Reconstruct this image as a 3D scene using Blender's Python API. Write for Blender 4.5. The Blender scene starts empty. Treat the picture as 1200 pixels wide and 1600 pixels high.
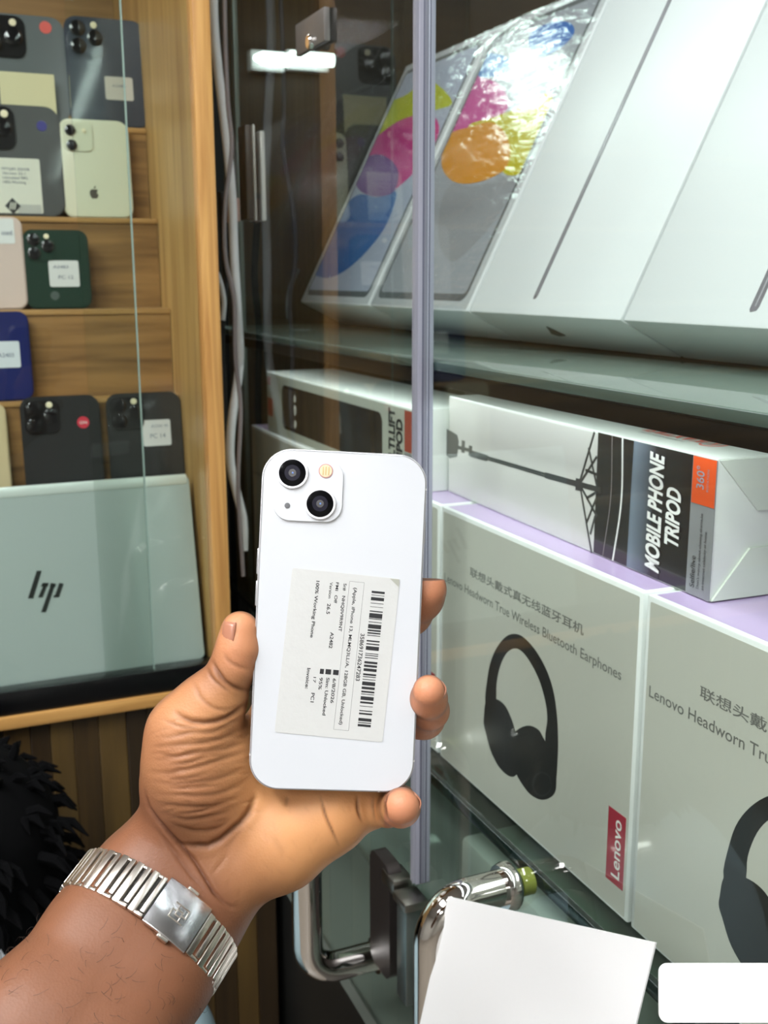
import bpy, bmesh, math, random, time
import numpy as np
from mathutils import Vector, Matrix
import openvdb
T0 = time.time()
random.seed(7); rng = np.random.default_rng(7)
SC = bpy.context.scene
COL = SC.collection

# ------------------------------------------------------------------ camera
# world: X runs into the right-hand cabinet, Y runs along it away from the camera, Z up;
# the camera sits at the origin, the floor is 1.45 m below it
F = 1680.0                                    # focal length for a 1200 x 1600 frame
_U = -np.array([20.0, 7700.0, F]); _U /= np.linalg.norm(_U)
_Y = np.array([-742.0, -365.0, F]); _Y -= _Y.dot(_U) * _U; _Y /= np.linalg.norm(_Y)
_X = np.cross(_Y, _U)
if _X[0] < 0: _X = -_X
M = np.array([_X, _Y, _U])                    # camera (right, down, forward) -> world
def ray(u, v): return M @ np.array([u - 600.0, v - 800.0, F])
def onX(u, v, X): r = ray(u, v); return r * X / r[0]
def onY(u, v, Y): r = ray(u, v); return r * Y / r[1]
def onZ(u, v, Z): r = ray(u, v); return r * Z / r[2]
def cam_pt(u, v, z): return M @ (np.array([u - 600.0, v - 800.0, F]) * (z / F))

cd = bpy.data.cameras.new('camera'); cam = bpy.data.objects.new('camera', cd); COL.objects.link(cam)
cd.sensor_fit = 'VERTICAL'; cd.sensor_height = 36.0; cd.sensor_width = 27.0
cd.lens = 36.0 * F / 1600.0
cd.clip_start = 0.02
R = Matrix([[M[i][0], -M[i][1], -M[i][2]] for i in range(3)])
cam.matrix_world = R.to_4x4()
cd.dof.use_dof = True; cd.dof.focus_distance = 0.475; cd.dof.aperture_fstop = 20.0
SC.camera = cam

# ------------------------------------------------------------------ world and light
SC.view_settings.view_transform = 'Standard'; SC.view_settings.look = 'None'
SC.view_settings.gamma = 1.0; SC.view_settings.use_curve_mapping = False
SC.view_settings.exposure = -0.22
w = bpy.data.worlds.new('world'); SC.world = w; w.use_nodes = True
w.node_tree.nodes['Background'].inputs[0].default_value = (0.75, 0.8, 0.85, 1)
w.node_tree.nodes['Background'].inputs[1].default_value = 0.12

# ------------------------------------------------------------------ materials
MATS = {}
def srgb(c):
    return tuple(((x / 255) / 12.92 if x / 255 <= 0.04045 else ((x / 255 + 0.055) / 1.055) ** 2.4) for x in c)
def mat(name, col, rough=0.5, metal=0.0, spec=0.5, emit=0.0, coat=0.0, bump=0.0, bscale=200.0, vary=0.0, vscale=30.0, trans=0.0):
    """plain principled material with optional fine bump and a little colour variation; col in sRGB 0..255"""
    if name in MATS: return MATS[name]
    m = bpy.data.materials.new(name); m.use_nodes = True; MATS[name] = m
    nt = m.node_tree; b = nt.nodes['Principled BSDF']
    c = srgb(col)
    b.inputs['Base Color'].default_value = (*c, 1); b.inputs['Roughness'].default_value = rough
    b.inputs['Metallic'].default_value = metal; b.inputs['Specular IOR Level'].default_value = spec
    if coat: b.inputs['Coat Weight'].default_value = coat; b.inputs['Coat Roughness'].default_value = 0.05
    if trans: b.inputs['Transmission Weight'].default_value = trans
    if emit: b.inputs['Emission Color'].default_value = (*c, 1); b.inputs['Emission Strength'].default_value = emit
    if vary or bump:
        tc = nt.nodes.new('ShaderNodeTexCoord')
    if vary:
        n = nt.nodes.new('ShaderNodeTexNoise'); n.inputs['Scale'].default_value = vscale; n.inputs['Detail'].default_value = 4
        nt.links.new(tc.outputs['Object'], n.inputs['Vector'])
        mx = nt.nodes.new('ShaderNodeMix'); mx.data_type = 'RGBA'
        mx.inputs[6].default_value = (*[x * (1 - vary) for x in c], 1); mx.inputs[7].default_value = (*[min(1, x * (1 + vary)) for x in c], 1)
        nt.links.new(n.outputs[0], mx.inputs[0]); nt.links.new(mx.outputs[2], b.inputs['Base Color'])
    if bump:
        n2 = nt.nodes.new('ShaderNodeTexNoise'); n2.inputs['Scale'].default_value = bscale; n2.inputs['Detail'].default_value = 3
        bp = nt.nodes.new('ShaderNodeBump'); bp.inputs['Strength'].default_value = bump; bp.inputs['Distance'].default_value = 0.002
        nt.links.new(tc.outputs['Object'], n2.inputs['Vector']); nt.links.new(n2.outputs[0], bp.inputs['Height'])
        nt.links.new(bp.outputs[0], b.inputs['Normal'])
    return m
def wood(name, c1, c2, axis='Z', scale=6.0, rough=0.38, fine=90.0):
    """wood grain running along the given axis"""
    if name in MATS: return MATS[name]
    m = bpy.data.materials.new(name); m.use_nodes = True; MATS[name] = m
    nt = m.node_tree; b = nt.nodes['Principled BSDF']; L = nt.links.new
    tc = nt.nodes.new('ShaderNodeTexCoord'); mp = nt.nodes.new('ShaderNodeMapping')
    s = [fine, fine, fine]; s['XYZ'.index(axis)] = scale
    mp.inputs['Scale'].default_value = s
    L(tc.outputs['Object'], mp.inputs['Vector'])
    n = nt.nodes.new('ShaderNodeTexNoise'); n.inputs['Scale'].default_value = 1.0; n.inputs['Detail'].default_value = 6; n.inputs['Distortion'].default_value = 0.6
    L(mp.outputs[0], n.inputs['Vector'])
    cr = nt.nodes.new('ShaderNodeValToRGB')
    cr.color_ramp.elements[0].position = 0.32; cr.color_ramp.elements[0].color = (*srgb(c1), 1)
    cr.color_ramp.elements[1].position = 0.68; cr.color_ramp.elements[1].color = (*srgb(c2), 1)
    L(n.outputs[0], cr.inputs[0]); L(cr.outputs[0], b.inputs['Base Color'])
    b.inputs['Roughness'].default_value = rough
    bp = nt.nodes.new('ShaderNodeBump'); bp.inputs['Strength'].default_value = 0.15; bp.inputs['Distance'].default_value = 0.001
    L(n.outputs[0], bp.inputs['Height']); L(bp.outputs[0], b.inputs['Normal'])
    return m
def pane_mat(name, tint=(235, 245, 240), ior=1.5, rough=0.0, haze=0.0):
    """thin glazing: clear transmission plus Fresnel reflection (light passes through it)"""
    if name in MATS: return MATS[name]
    m = bpy.data.materials.new(name); m.use_nodes = True; MATS[name] = m
    nt = m.node_tree; nt.nodes.clear(); L = nt.links.new
    out = nt.nodes.new('ShaderNodeOutputMaterial')
    tr = nt.nodes.new('ShaderNodeBsdfTransparent'); tr.inputs[0].default_value = (*srgb(tint), 1)
    gl = nt.nodes.new('ShaderNodeBsdfGlossy'); gl.inputs['Roughness'].default_value = rough
    fr = nt.nodes.new('ShaderNodeFresnel'); fr.inputs[0].default_value = ior
    mx = nt.nodes.new('ShaderNodeMixShader')
    ge = nt.nodes.new('ShaderNodeNewGeometry'); inv = nt.nodes.new('ShaderNodeMath'); inv.operation = 'SUBTRACT'; inv.inputs[0].default_value = 1
    L(ge.outputs['Backfacing'], inv.inputs[1]); mu = nt.nodes.new('ShaderNodeMath'); mu.operation = 'MULTIPLY'; mu.inputs[1].default_value = 1
    L(fr.outputs[0], mu.inputs[0]); L(inv.outputs[0], mu.inputs[1])      # a pane is thin: it reflects where light enters it
    L(mu.outputs[0], mx.inputs[0]); L(tr.outputs[0], mx.inputs[1]); L(gl.outputs[0], mx.inputs[2])
    last = mx
    if haze:
        df = nt.nodes.new('ShaderNodeBsdfDiffuse'); df.inputs[0].default_value = (0.8, 0.85, 0.85, 1)
        n = nt.nodes.new('ShaderNodeTexNoise'); n.inputs['Scale'].default_value = 9; n.inputs['Detail'].default_value = 8; n.inputs['Roughness'].default_value = 0.7
        tc = nt.nodes.new('ShaderNodeTexCoord'); L(tc.outputs['Object'], n.inputs['Vector'])
        mr = nt.nodes.new('ShaderNodeMapRange'); mr.inputs[1].default_value = 0.45; mr.inputs[2].default_value = 0.8; mr.inputs[3].default_value = 0; mr.inputs[4].default_value = haze
        L(n.outputs[0], mr.inputs[0])
        m2 = nt.nodes.new('ShaderNodeMixShader'); L(mr.outputs[0], m2.inputs[0]); L(mx.outputs[0], m2.inputs[1]); L(df.outputs[0], m2.inputs[2]); last = m2
    L(last.outputs[0], out.inputs[0])
    return m

# ------------------------------------------------------------------ object helpers
def tag(o, label=None, cat=None, group=None, kind=None):
    if label: o['label'] = label
    if cat: o['category'] = cat
    if group: o['group'] = group
    if kind: o['kind'] = kind
    return o
def thing(name, label, cat, loc=(0, 0, 0), group=None):
    o = bpy.data.objects.new(name, None); o.empty_display_size = 0.02; COL.objects.link(o)
    o.location = loc
    return tag(o, label, cat, group)
def link_mesh(name, me, m, parent=None, smooth=False):
    if m is not None: me.materials.append(m)
    o = bpy.data.objects.new(name, me); COL.objects.link(o)
    if smooth:
        for p in me.polygons: p.use_smooth = True
    if parent is not None:
        o.parent = parent; o.matrix_parent_inverse = world_of(parent).inverted()
    return o
def world_of(o):
    mw = o.matrix_basis.copy()
    while o.parent is not None:
        mw = o.matrix_parent_inverse @ mw
        mw = o.parent.matrix_basis @ mw; o = o.parent
    return mw
class G:
    """collects geometry in world space (or through frame fr: 3x4 columns ax, ay, az, origin)"""
    def __init__(s, fr=None): s.v = []; s.f = []; s.fr = fr; s.sm = []
    def add(s, vs, fs, fr=None, smooth=False):
        fr = fr or s.fr; n = len(s.v)
        for p in vs:
            s.v.append(fr(p) if fr else tuple(float(x) for x in p))
        for q in fs: s.f.append([i + n for i in q]); s.sm.append(smooth)
        return s
    def box(s, a, b, bev=0.0, seg=2, fr=None):
        x0, y0, z0 = [min(a[i], b[i]) for i in range(3)]; x1, y1, z1 = [max(a[i], b[i]) for i in range(3)]
        bm = bmesh.new(); bmesh.ops.create_cube(bm, size=1.0)
        for vv in bm.verts:
            vv.co = ((x0 + x1) / 2 + vv.co.x * (x1 - x0), (y0 + y1) / 2 + vv.co.y * (y1 - y0), (z0 + z1) / 2 + vv.co.z * (z1 - z0))
        if bev > 0: bmesh.ops.bevel(bm, geom=bm.edges[:], offset=bev, segments=seg, affect='EDGES', profile=0.5)
        s.bm(bm, fr); return s
    def bm(s, bm, fr=None, smooth=False):
        bm.verts.index_update()
        s.add([v.co[:] for v in bm.verts], [[v.index for v in f.verts] for f in bm.faces], fr, smooth); bm.free(); return s
    def poly(s, pts, z0=0.0, z1=0.0002, fr=None):
        """prism over a 2D outline (local x, y), z0..z1"""
        n = len(pts)
        ar = sum(pts[i][0] * pts[(i + 1) % n][1] - pts[(i + 1) % n][0] * pts[i][1] for i in range(n))
        if ar < 0: pts = pts[::-1]
        vs = [(p[0], p[1], z0) for p in pts] + [(p[0], p[1], z1) for p in pts]
        fs = [list(range(n, 2 * n)), list(range(n - 1, -1, -1))] + [[i, (i + 1) % n, n + (i + 1) % n, n + i] for i in range(n)]
        return s.add(vs, fs, fr)
    def tube(s, path, r, n=12, cap=True, fr=None):
        """smooth tube through points; r scalar or list"""
        P = [Vector(p) for p in path]; m = len(P); rr = r if hasattr(r, '__len__') else [r] * m
        t = [(P[min(i + 1, m - 1)] - P[max(i - 1, 0)]).normalized() for i in range(m)]
        up = Vector((0, 0, 1)) if abs(t[0].z) < 0.9 else Vector((1, 0, 0))
        a = t[0].cross(up).normalized(); vs = []; fs = []
        for i in range(m):
            a = (a - t[i] * a.dot(t[i])).normalized(); b = t[i].cross(a)
            for k in range(n):
                an = 2 * math.pi * k / n
                vs.append(P[i] + (a * math.cos(an) + b * math.sin(an)) * rr[i])
        for i in range(m - 1):
            for k in range(n):
                fs.append([i * n + k, i * n + (k + 1) % n, (i + 1) * n + (k + 1) % n, (i + 1) * n + k])
        if cap: fs.append(list(range(n - 1, -1, -1))); fs.append([(m - 1) * n + k for k in range(n)])
        return s.add(vs, fs, fr, True)
    def lathe(s, prof, n=32, fr=None):
        """revolve (radius, z) profile about local z"""
        vs = []; fs = []
        for (r, z) in prof:
            for k in range(n): vs.append((r * math.cos(2 * math.pi * k / n), r * math.sin(2 * math.pi * k / n), z))
        for i in range(len(prof) - 1):
            for k in range(n): fs.append([i * n + k, i * n + (k + 1) % n, (i + 1) * n + (k + 1) % n, (i + 1) * n + k])
        fs.append([k for k in range(n)][::-1]); fs.append([(len(prof) - 1) * n + k for k in range(n)])
        return s.add(vs, fs, fr, True)
    def build(s, name, m, parent=None, sub=0, auto=True):
        me = bpy.data.meshes.new(name); me.from_pydata(s.v, [], s.f); me.update()
        me.polygons.foreach_set('use_smooth', s.sm)
        bm = bmesh.new(); bm.from_mesh(me); bmesh.ops.recalc_face_normals(bm, faces=bm.faces[:]); bm.to_mesh(me); bm.free()
        if auto:
            try: me.set_sharp_from_angle(angle=math.radians(40))
            except Exception: pass
        return link_mesh(name, me, m, parent)
def frame(o, ax, ay, az):
    """local (x,y,z) -> world tuple"""
    o, ax, ay, az = [np.array(q, float) for q in (o, ax, ay, az)]
    return lambda p: tuple((o + ax * p[0] + ay * p[1] + az * p[2]).tolist())
def rrect(x0, y0, x1, y1, r, n=8):
    pts = []
    for cx, cy, a0 in ((x1 - r, y1 - r, 0), (x0 + r, y1 - r, 90), (x0 + r, y0 + r, 180), (x1 - r, y0 + r, 270)):
        for k in range(n + 1):
            a = math.radians(a0 + 90 * k / n); pts.append((cx + r * math.cos(a), cy + r * math.sin(a)))
    return pts
def ellipse(cx, cy, rx, ry, n=32, rot=0.0):
    c, s_ = math.cos(rot), math.sin(rot)
    return [(cx + rx * math.cos(a) * c - ry * math.sin(a) * s_, cy + rx * math.cos(a) * s_ + ry * math.sin(a) * c) for a in [2 * math.pi * k / n for k in range(n)]]
def smooth_closed(pts, k=6):
    """Catmull-Rom through a closed outline"""
    n = len(pts); out = []
    P = [np.array(p, float) for p in pts]
    for i in range(n):
        p0, p1, p2, p3 = P[i - 1], P[i], P[(i + 1) % n], P[(i + 2) % n]
        for j in range(k):
            t = j / k
            out.append(tuple(0.5 * ((2 * p1) + (-p0 + p2) * t + (2 * p0 - 5 * p1 + 4 * p2 - p3) * t * t + (-p0 + 3 * p1 - 3 * p2 + p3) * t ** 3)))
    return out
def smooth_open(pts, k=8):
    P = [np.array(p, float) for p in pts]; P = [2 * P[0] - P[1]] + P + [2 * P[-1] - P[-2]]; out = []
    for i in range(1, len(P) - 2):
        p0, p1, p2, p3 = P[i - 1], P[i], P[i + 1], P[i + 2]
        for j in range(k):
            t = j / k
            out.append(0.5 * ((2 * p1) + (-p0 + p2) * t + (2 * p0 - 5 * p1 + 4 * p2 - p3) * t * t + (-p0 + 3 * p1 - 3 * p2 + p3) * t ** 3))
    out.append(P[-2]); return [tuple(q) for q in out]
_TEXTS = {}
def text_geo(s, bold=0.0):
    """flat glyph mesh of a string, normalised so cap height = 1 and starts at 0"""
    key = (s, bold)
    if key in _TEXTS: return _TEXTS[key]
    cu = bpy.data.curves.new('t', 'FONT'); cu.body = s; cu.size = 1.0; cu.resolution_u = 4; cu.offset = bold
    o = bpy.data.objects.new('t', cu); COL.objects.link(o)
    dg = bpy.context.evaluated_depsgraph_get(); me = bpy.data.meshes.new_from_object(o.evaluated_get(dg))
    vs = [(v.co.x, v.co.y) for v in me.vertices]; fs = [list(p.vertices) for p in me.polygons]
    bpy.data.objects.remove(o); bpy.data.curves.remove(cu); bpy.data.meshes.remove(me)
    if vs:
        x0 = min(v[0] for v in vs); x1 = max(v[0] for v in vs)
        vs = [((x - x0), y) for x, y in vs]; W = x1 - x0
    else: W = 1
    _TEXTS[key] = (vs, fs, W); return _TEXTS[key]
def put_text(g, s, start, end, cap, z=0.0003, up=None, fr=None, bold=0.0, shear=0.0):
    """writes s in the local plane from start to end (baseline ends), cap = glyph height; up gives the side the tops point to"""
    vs, fs, W = text_geo(s, bold)
    st = np.array(start, float); en = np.array(end, float); d = en - st; L = np.linalg.norm(d); d /= L
    n = np.array((-d[1], d[0]))
    if up is not None and n.dot(np.array(up, float)) < 0: n = -n
    k = cap / 0.72
    out = []
    for x, y in vs:
        p = st + d * ((x / W) * L + shear * y * k) + n * (y * k); out.append((p[0], p[1], z))
    g.add(out, fs, fr); return g
# ------------------------------------------------------------------ room lights: the shop's ceiling panels and one added fill panel
def area(name, loc, rot, sx, sy, power, col=(1, 1, 1)):
    l = bpy.data.lights.new(name, 'AREA'); l.shape = 'RECTANGLE'; l.size = sx; l.size_y = sy; l.energy = power; l.color = col
    o = bpy.data.objects.new(name, l); COL.objects.link(o); o.location = loc; o.rotation_euler = rot; return o
CEIL = 1.15
LAMPS = [(-0.35, -0.25, 0.30, 1.2, 8.5, 'white ceiling lamp panel right above the photographer'),
         (-1.6, -0.9, 0.3, 1.2, 14, 'white ceiling lamp panel over the left aisle'),
         (-1.25, -3.0, 0.34, 1.0, 14, 'white ceiling lamp panel farthest behind the photographer'),
         (-.85, .25, 0.3, 1.2, 26, 'white ceiling panel added in front of the two showcases to brighten the cartons'),  # unseen panel added to lift the carton fronts at right
         (0.27, 2.54, 0.20, 0.34, 2.5, 'short white ceiling lamp beyond the corner of the two showcases')]
for x, y, sx, sy, pw, lb in LAMPS:
    t = thing('ceiling_lamp', lb, 'lamp', (x, y, CEIL - 0.03))
    G().box((x - sx / 2 - .02, y - sy / 2 - .02, CEIL - .03), (x + sx / 2 + .02, y + sy / 2 + .02, CEIL - .001), .004).build('frame', mat('lamp_metal', (225, 225, 225), .4), t)
    G().box((x - sx / 2, y - sy / 2, CEIL - .034), (x + sx / 2, y + sy / 2, CEIL - .029)).build('diffuser', mat('lamp_glow', (250, 252, 255), .5, emit=14.0), t)
    area('lamp_light', (x, y, CEIL - .04), (0, 0, 0), sx, sy, pw, (.97, .99, 1.0))

# ------------------------------------------------------------------ room shell
XW, YW0, YW1, FL = 1.45, -3.6, 3.2, -1.45
XL = -3.2
def slab(name, a, b, m): return tag(G().box(a, b).build(name, m), kind='structure')
slab('floor', (XL - .1, YW0 - .1, FL - .05), (XW + .1, YW1 + .1, FL), mat('floor_tile', (150, 140, 128), .35, vary=.15, vscale=3))
slab('ceiling', (XL - .1, YW0 - .1, CEIL), (XW + .1, YW1 + .1, CEIL + .05), mat('ceiling_paint', (196, 196, 196), .8))
wl = mat('wall_paint', (196, 192, 184), .8, vary=.05, vscale=2)
wd = mat('wall_dark', (62, 52, 44), .6, vary=.15, vscale=4)
slab('wall_left', (XL - .1, YW0, FL), (XL, YW1, CEIL), wl)
slab('wall_right', (XW, YW0, FL), (XW + .1, YW1, CEIL), wd)
slab('wall_back', (XL, YW0 - .1, FL), (XW, YW0, CEIL), wl)
slab('wall_front', (XL, YW1, FL), (XW, YW1 + .1, CEIL), wd)

# ------------------------------------------------------------------ wooden showcase on the left
WY = 1.12                                     # front plane of its frame
XI, XO = .2755, .2935                         # inner and outer edge of its right post
W_frame = wood('wood_frame', (178, 126, 68), (216, 166, 98), 'Z', 5, .35, 130)
W_frame_h = wood('wood_frame_h', (172, 120, 62), (208, 158, 92), 'X', 5, .35, 130)
W_side = wood('wood_side', (168, 126, 72), (206, 166, 104), 'Z', 4, .4, 60)
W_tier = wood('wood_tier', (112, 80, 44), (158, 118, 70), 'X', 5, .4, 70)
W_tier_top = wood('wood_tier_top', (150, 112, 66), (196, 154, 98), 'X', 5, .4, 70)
GD = mat('black_rail', (10, 10, 12), .25)
sc_l = thing('wooden_showcase', 'honey-brown wooden showcase with stepped display tiers behind sliding glass, at left', 'showcase', (-0.3, 1.25, FL))
ZR = onY(120, 1098, WY)[2]                    # top of the bottom frame rail
G().box((XI, WY - .012, ZR - .0155), (XO, WY + .012, .64), .0015).build('frame_post', W_frame, sc_l)
G().box((-1.1, WY - .012, ZR - .014), (XI, WY + .012, ZR), .001).build('frame_rail', W_frame_h, sc_l)
G().box((-1.1, WY - .012, .61), (XI, WY + .012, .64)).build('frame_rail', W_frame_h, sc_l)
YB = 1.53
G().box((XI + .0005, WY + .012, ZR - .014), (XO - .002, YB + .015, .64)).build('side_panel', W_side, sc_l)
G().box((-1.1, YB, ZR - .014), (XI, YB + .015, .64)).build('back_panel', wood('wood_back', (140, 104, 62), (178, 138, 88), 'X', 4, .45, 60), sc_l)
G().box((-1.1, WY + .012, ZR - .014), (XI, YB, ZR)).build('floor_board', W_tier, sc_l)
G().box((-1.1, WY + .012, .62), (XI, YB, .635)).build('top_board', W_tier, sc_l)
TIERS = [1.352, XI / .21, XI / .218, XI / .2225, XI / .2225 - .035]
def tier(y0, y1, z, ztop_th=.006):
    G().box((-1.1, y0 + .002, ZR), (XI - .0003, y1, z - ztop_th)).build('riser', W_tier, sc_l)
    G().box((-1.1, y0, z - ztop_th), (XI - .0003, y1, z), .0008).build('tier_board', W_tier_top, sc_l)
Z0 = onY(215, 200, TIERS[0])[2]; Z1 = onY(150, 340, TIERS[1])[2]; Z2 = onY(150, 483, TIERS[2])[2]; Z3 = onY(150, 622, TIERS[3])[2]; Z4 = -.30
for y0, y1, z in zip(TIERS, [YB] + TIERS[:-1], (Z0, Z1, Z2, Z3, Z4)): tier(y0, y1, z)
G().box((-1.1, WY - .009, ZR + .0003), (XI - .0005, WY + .012, ZR + .026), .001).build('sliding_rail', GD, sc_l)
PG = pane_mat('glass_left', (250, 253, 251), 1.45)
EDGE = mat('glass_edge', (150, 175, 165), .15, spec=.8)
def pane(x0, x1, y, z0, z1, par, m=PG, edge=True, t=.004):
    o = G().box((x0, y, z0), (x1, y + t, z1)).build('glass_pane', m, par)
    if edge: G().box((x1, y - .0002, z0), (x1 + .0012, y + t + .0002, z1), .0003).build('glass_edge', EDGE, par)
GE = onY(206, 400, WY)[0]
pane(-.85, GE, WY - .005, ZR + .0265, .609, sc_l)
pane(GE - .05, XI - .0015, WY + .003, ZR + .0265, .609, sc_l, edge=False)
# lower cabinet: dark vertical boards, each one its own piece
low = thing('lower_cabinet', 'dark lower cabinet of vertical brown boards under the wooden showcase', 'cabinet', (-0.3, 1.25, FL))
G().box((-1.1, 1.135, FL), (.345, 1.54, ZR - .016)).build('carcass', mat('carcass_dark', (30, 22, 14), .6), low)
x = -.42; k = 0
tones = [((52, 37, 16), (74, 54, 24)), ((36, 25, 11), (50, 36, 17)), ((70, 52, 24), (94, 72, 34)), ((42, 29, 12), (60, 43, 20))]
while x < .335:
    wd_ = random.uniform(.017, .030); c = tones[[0, 2, 1, 0, 3, 2][k % 6]]
    G().box((x, 1.123 - random.uniform(0, .002), FL + .02), (x + wd_ - .0007, 1.1352, ZR - .019), .0006, 1).build('board', wood('board_%d' % (tones.index(c)), c[0], c[1], 'Z', 3, .45, 60), low)
    x += wd_; k += 1

# ------------------------------------------------------------------ glass showcase on the right
GX = 0.35                                    # plane of its sliding glass doors
W_base = None
sc_r = thing('glass_showcase', 'tall glass showcase with sliding glass doors filled with white cartons, at right', 'showcase', (.5, .6, FL))
PGR = pane_mat('glass_right', (250, 253, 251), 1.5, haze=0.0)
MET = mat('aluminium_dark', (96, 98, 104), .3, metal=.9)
MID_Y = 0.742
Y_END, Y_NEAR, ZT, ZB = 1.41, -.35, .60, -.70
G().box((GX, MID_Y, ZB), (GX + .004, 1.285, ZT)).build('glass_door', PGR, sc_r)
G().box((GX - .0, Y_NEAR, ZB), (GX + .004, MID_Y - .008, ZT)).build('glass_door', PGR, sc_r)
# lilac-grey clear edge strip between the doors, ribbed
strip = mat('edge_strip', (140, 141, 152), .22, spec=.7, coat=.6)
sg = G()
ys0 = MID_Y - .0085; prof = [(-.002, -.0005), (-.0065, .0), (-.0045, .0018), (-.0075, .0028), (-.0075, .0042), (-.0035, .0055), (-.0068, .0068), (-.0068, .0088), (-.003, .0098), (-.001, .0105), (.0065, .0105), (.0065, -.0005)]
sg.poly([(a, b) for a, b in prof], 0, 1, fr=frame((GX, ys0, -.495), (1, 0, 0), (0, 1, 0), (0, 0, ZT + .495)))
st_ = sg.build('edge_strip', strip, sc_r)
for x0, w_, c in ((-.0064, .0034, (160, 160, 174)), (-.0029, .0009, (92, 94, 112)), (-.0019, .0030, (126, 128, 140)), (.0013, .0006, (206, 206, 222)), (.0020, .0009, (100, 102, 120)), (.0031, .0032, (152, 153, 167))):  # rib tones carry a painted highlight and darkened grooves
    G().box((GX + x0, ys0 - .0013, -.494), (GX + x0 + w_, ys0 - .0002, ZT - .001), .0002, 1).build('strip_rib', mat('strip_%d' % c[0], c, .25), st_)
# far end glass, its vertical edge, back, ceiling, floor
G().box((.3905, Y_END - .007, ZB), (.734, Y_END + .003, ZT)).build('end_glass', pane_mat('glass_end', (228, 236, 232), 1.5), sc_r)
G().box((.4005, Y_END - .006, ZB), (.4065, Y_END + .006, ZT), .001).build('end_edge', mat('edge_pale', (128, 132, 128), .3, spec=.7), sc_r)
G().box((.735, Y_NEAR, ZB), (.75, Y_END + .006, ZT)).build('back_panel', mat('showcase_back', (58, 50, 42), .35, vary=.2, vscale=5), sc_r)
G().box((GX, Y_NEAR, ZT), (.75, Y_END + .006, ZT + .02)).build('top_panel', mat('showcase_top', (70, 66, 62), .4), sc_r)
G().box((GX, Y_NEAR, ZB - .02), (.75, Y_END, ZB)).build('bottom_panel', mat('showcase_bottom', (120, 128, 120), .4), sc_r)
# closed dark base under the showcase
G().box((GX + .002, Y_NEAR, FL), (.75, Y_END, ZB - .021)).build('base_panel', mat('base_dark', (34, 34, 32), .35), sc_r)
# added LED strip along the top inside, washing the cartons evenly
G().box((.36, Y_NEAR, ZT - .008), (.382, 1.3, ZT - .001)).build('added_led_strip', mat('added_led_glow', (240, 248, 255), .5, emit=5.0), sc_r)
area('added_led_light', (.371, .5, ZT - .012), (0, math.radians(-18), 0), .03, 1.6, 4.5, (.93, .97, 1.0))
# upper glass shelf with its front edge and black rail beneath
SH = -.062
SHM = mat('shelf_glass', (120, 140, 128), .06, spec=.8, coat=.5)
def shelf_mat(name, body, reflect, alpha=.8):
    m = bpy.data.materials.new(name); m.use_nodes = True; b = m.node_tree.nodes['Principled BSDF']
    b.inputs['Base Color'].default_value = (*srgb(body), 1); b.inputs['Roughness'].default_value = .05; b.inputs['Coat Weight'].default_value = reflect; b.inputs['Alpha'].default_value = alpha
    b.inputs['Coat Roughness'].default_value = .03; return m
SHM = shelf_mat('shelf_glass_top', (140, 158, 147), .25, .6)
G().box((.361, Y_NEAR, SH - .007), (.73, Y_END - .007, SH), .0008).build('glass_shelf', SHM, sc_r)
G().box((.3575, Y_NEAR, SH - .0066), (.361, Y_END - .007, SH - .0004), .0005).build('shelf_edge', mat('shelf_edge', (70, 84, 80), .15, spec=.8), sc_r)
G().box((.359, Y_NEAR, SH - .0185), (.374, Y_END - .007, SH - .0078), .001).build('shelf_rail', mat('shelf_rail', (16, 13, 12), .6, spec=.2), sc_r)
G().box((.380, Y_NEAR, SH - .0125), (.392, Y_END - .007, SH - .0075)).build('added_led_strip', mat('added_led_glow', (240, 248, 255)), sc_r)  # second LED strip added behind the rail to brighten the carton tops
area('added_led_light', (.386, .45, SH - .0135), (0, math.radians(-12), 0), .010, 1.6, .75, (.93, .98, 1.0))
# middle glass shelf carrying the headphone cartons
SM = -.4075
G().box((.372, Y_NEAR, SM - .010), (.73, Y_END - .007, SM - .0005), .0008).build('glass_shelf', pane_mat('shelf_glass_mid', (222, 234, 227), 1.6), sc_r)
G().box((.3675, Y_NEAR, SM - .0105), (.3725, Y_END - .007, SM - .0005), .0008).build('shelf_edge', mat('shelf_edge_dark', (22, 36, 34), .12, spec=.8), sc_r)
# deck at the foot of the showcase
G().box((GX + .012, Y_NEAR, -.56), (.73, Y_END - .007, -.548), .001).build('glass_shelf', shelf_mat('shelf_glass_low', (122, 134, 126), .3), sc_r)
# added pale box on the deck, standing for a reflected pale band
pk = G().box((.42, .56, -.5475), (.60, .80, -.50), .006)
tag(pk.build('reflection_box', mat('reflection_box_grey', (168, 180, 170), .4)), 'pale green-grey box added for a reflection low in the glass under the headphone cartons', 'box')

# ------------------------------------------------------------------ lock block and chrome handles
CH = mat('chrome', (225, 222, 218), .06, metal=1.0)
CHB = mat('chrome_brushed', (150, 146, 140), .3, metal=1.0)
BK = mat('black_plastic', (24, 22, 22), .4)
lock = G().poly(rrect(-.022, -.055, .022, .055, .012), 0, .012, fr=frame((GX - .020, MID_Y + .036, -.545), (0, 1, 0), (0, 0, 1), (1, 0, 0))).build('door_lock', mat('lock_body', (66, 60, 58), .35, metal=.6), sc_r)
G().box((GX - .021, MID_Y + .004, -.510), (GX - .002, MID_Y + .03, -.496), .002).build('clamp_plate', CHB, lock)
G().box((GX - .021, MID_Y - .022, -.598), (GX - .002, MID_Y - .002, -.508), .002).build('strike_box', mat('strike', (118, 128, 126), .3, metal=.8), lock)
G().box((GX - .024, MID_Y - .026, -.508), (GX - .002, MID_Y + .0, -.500), .002).build('clamp_plate', CHB, lock)
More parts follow.
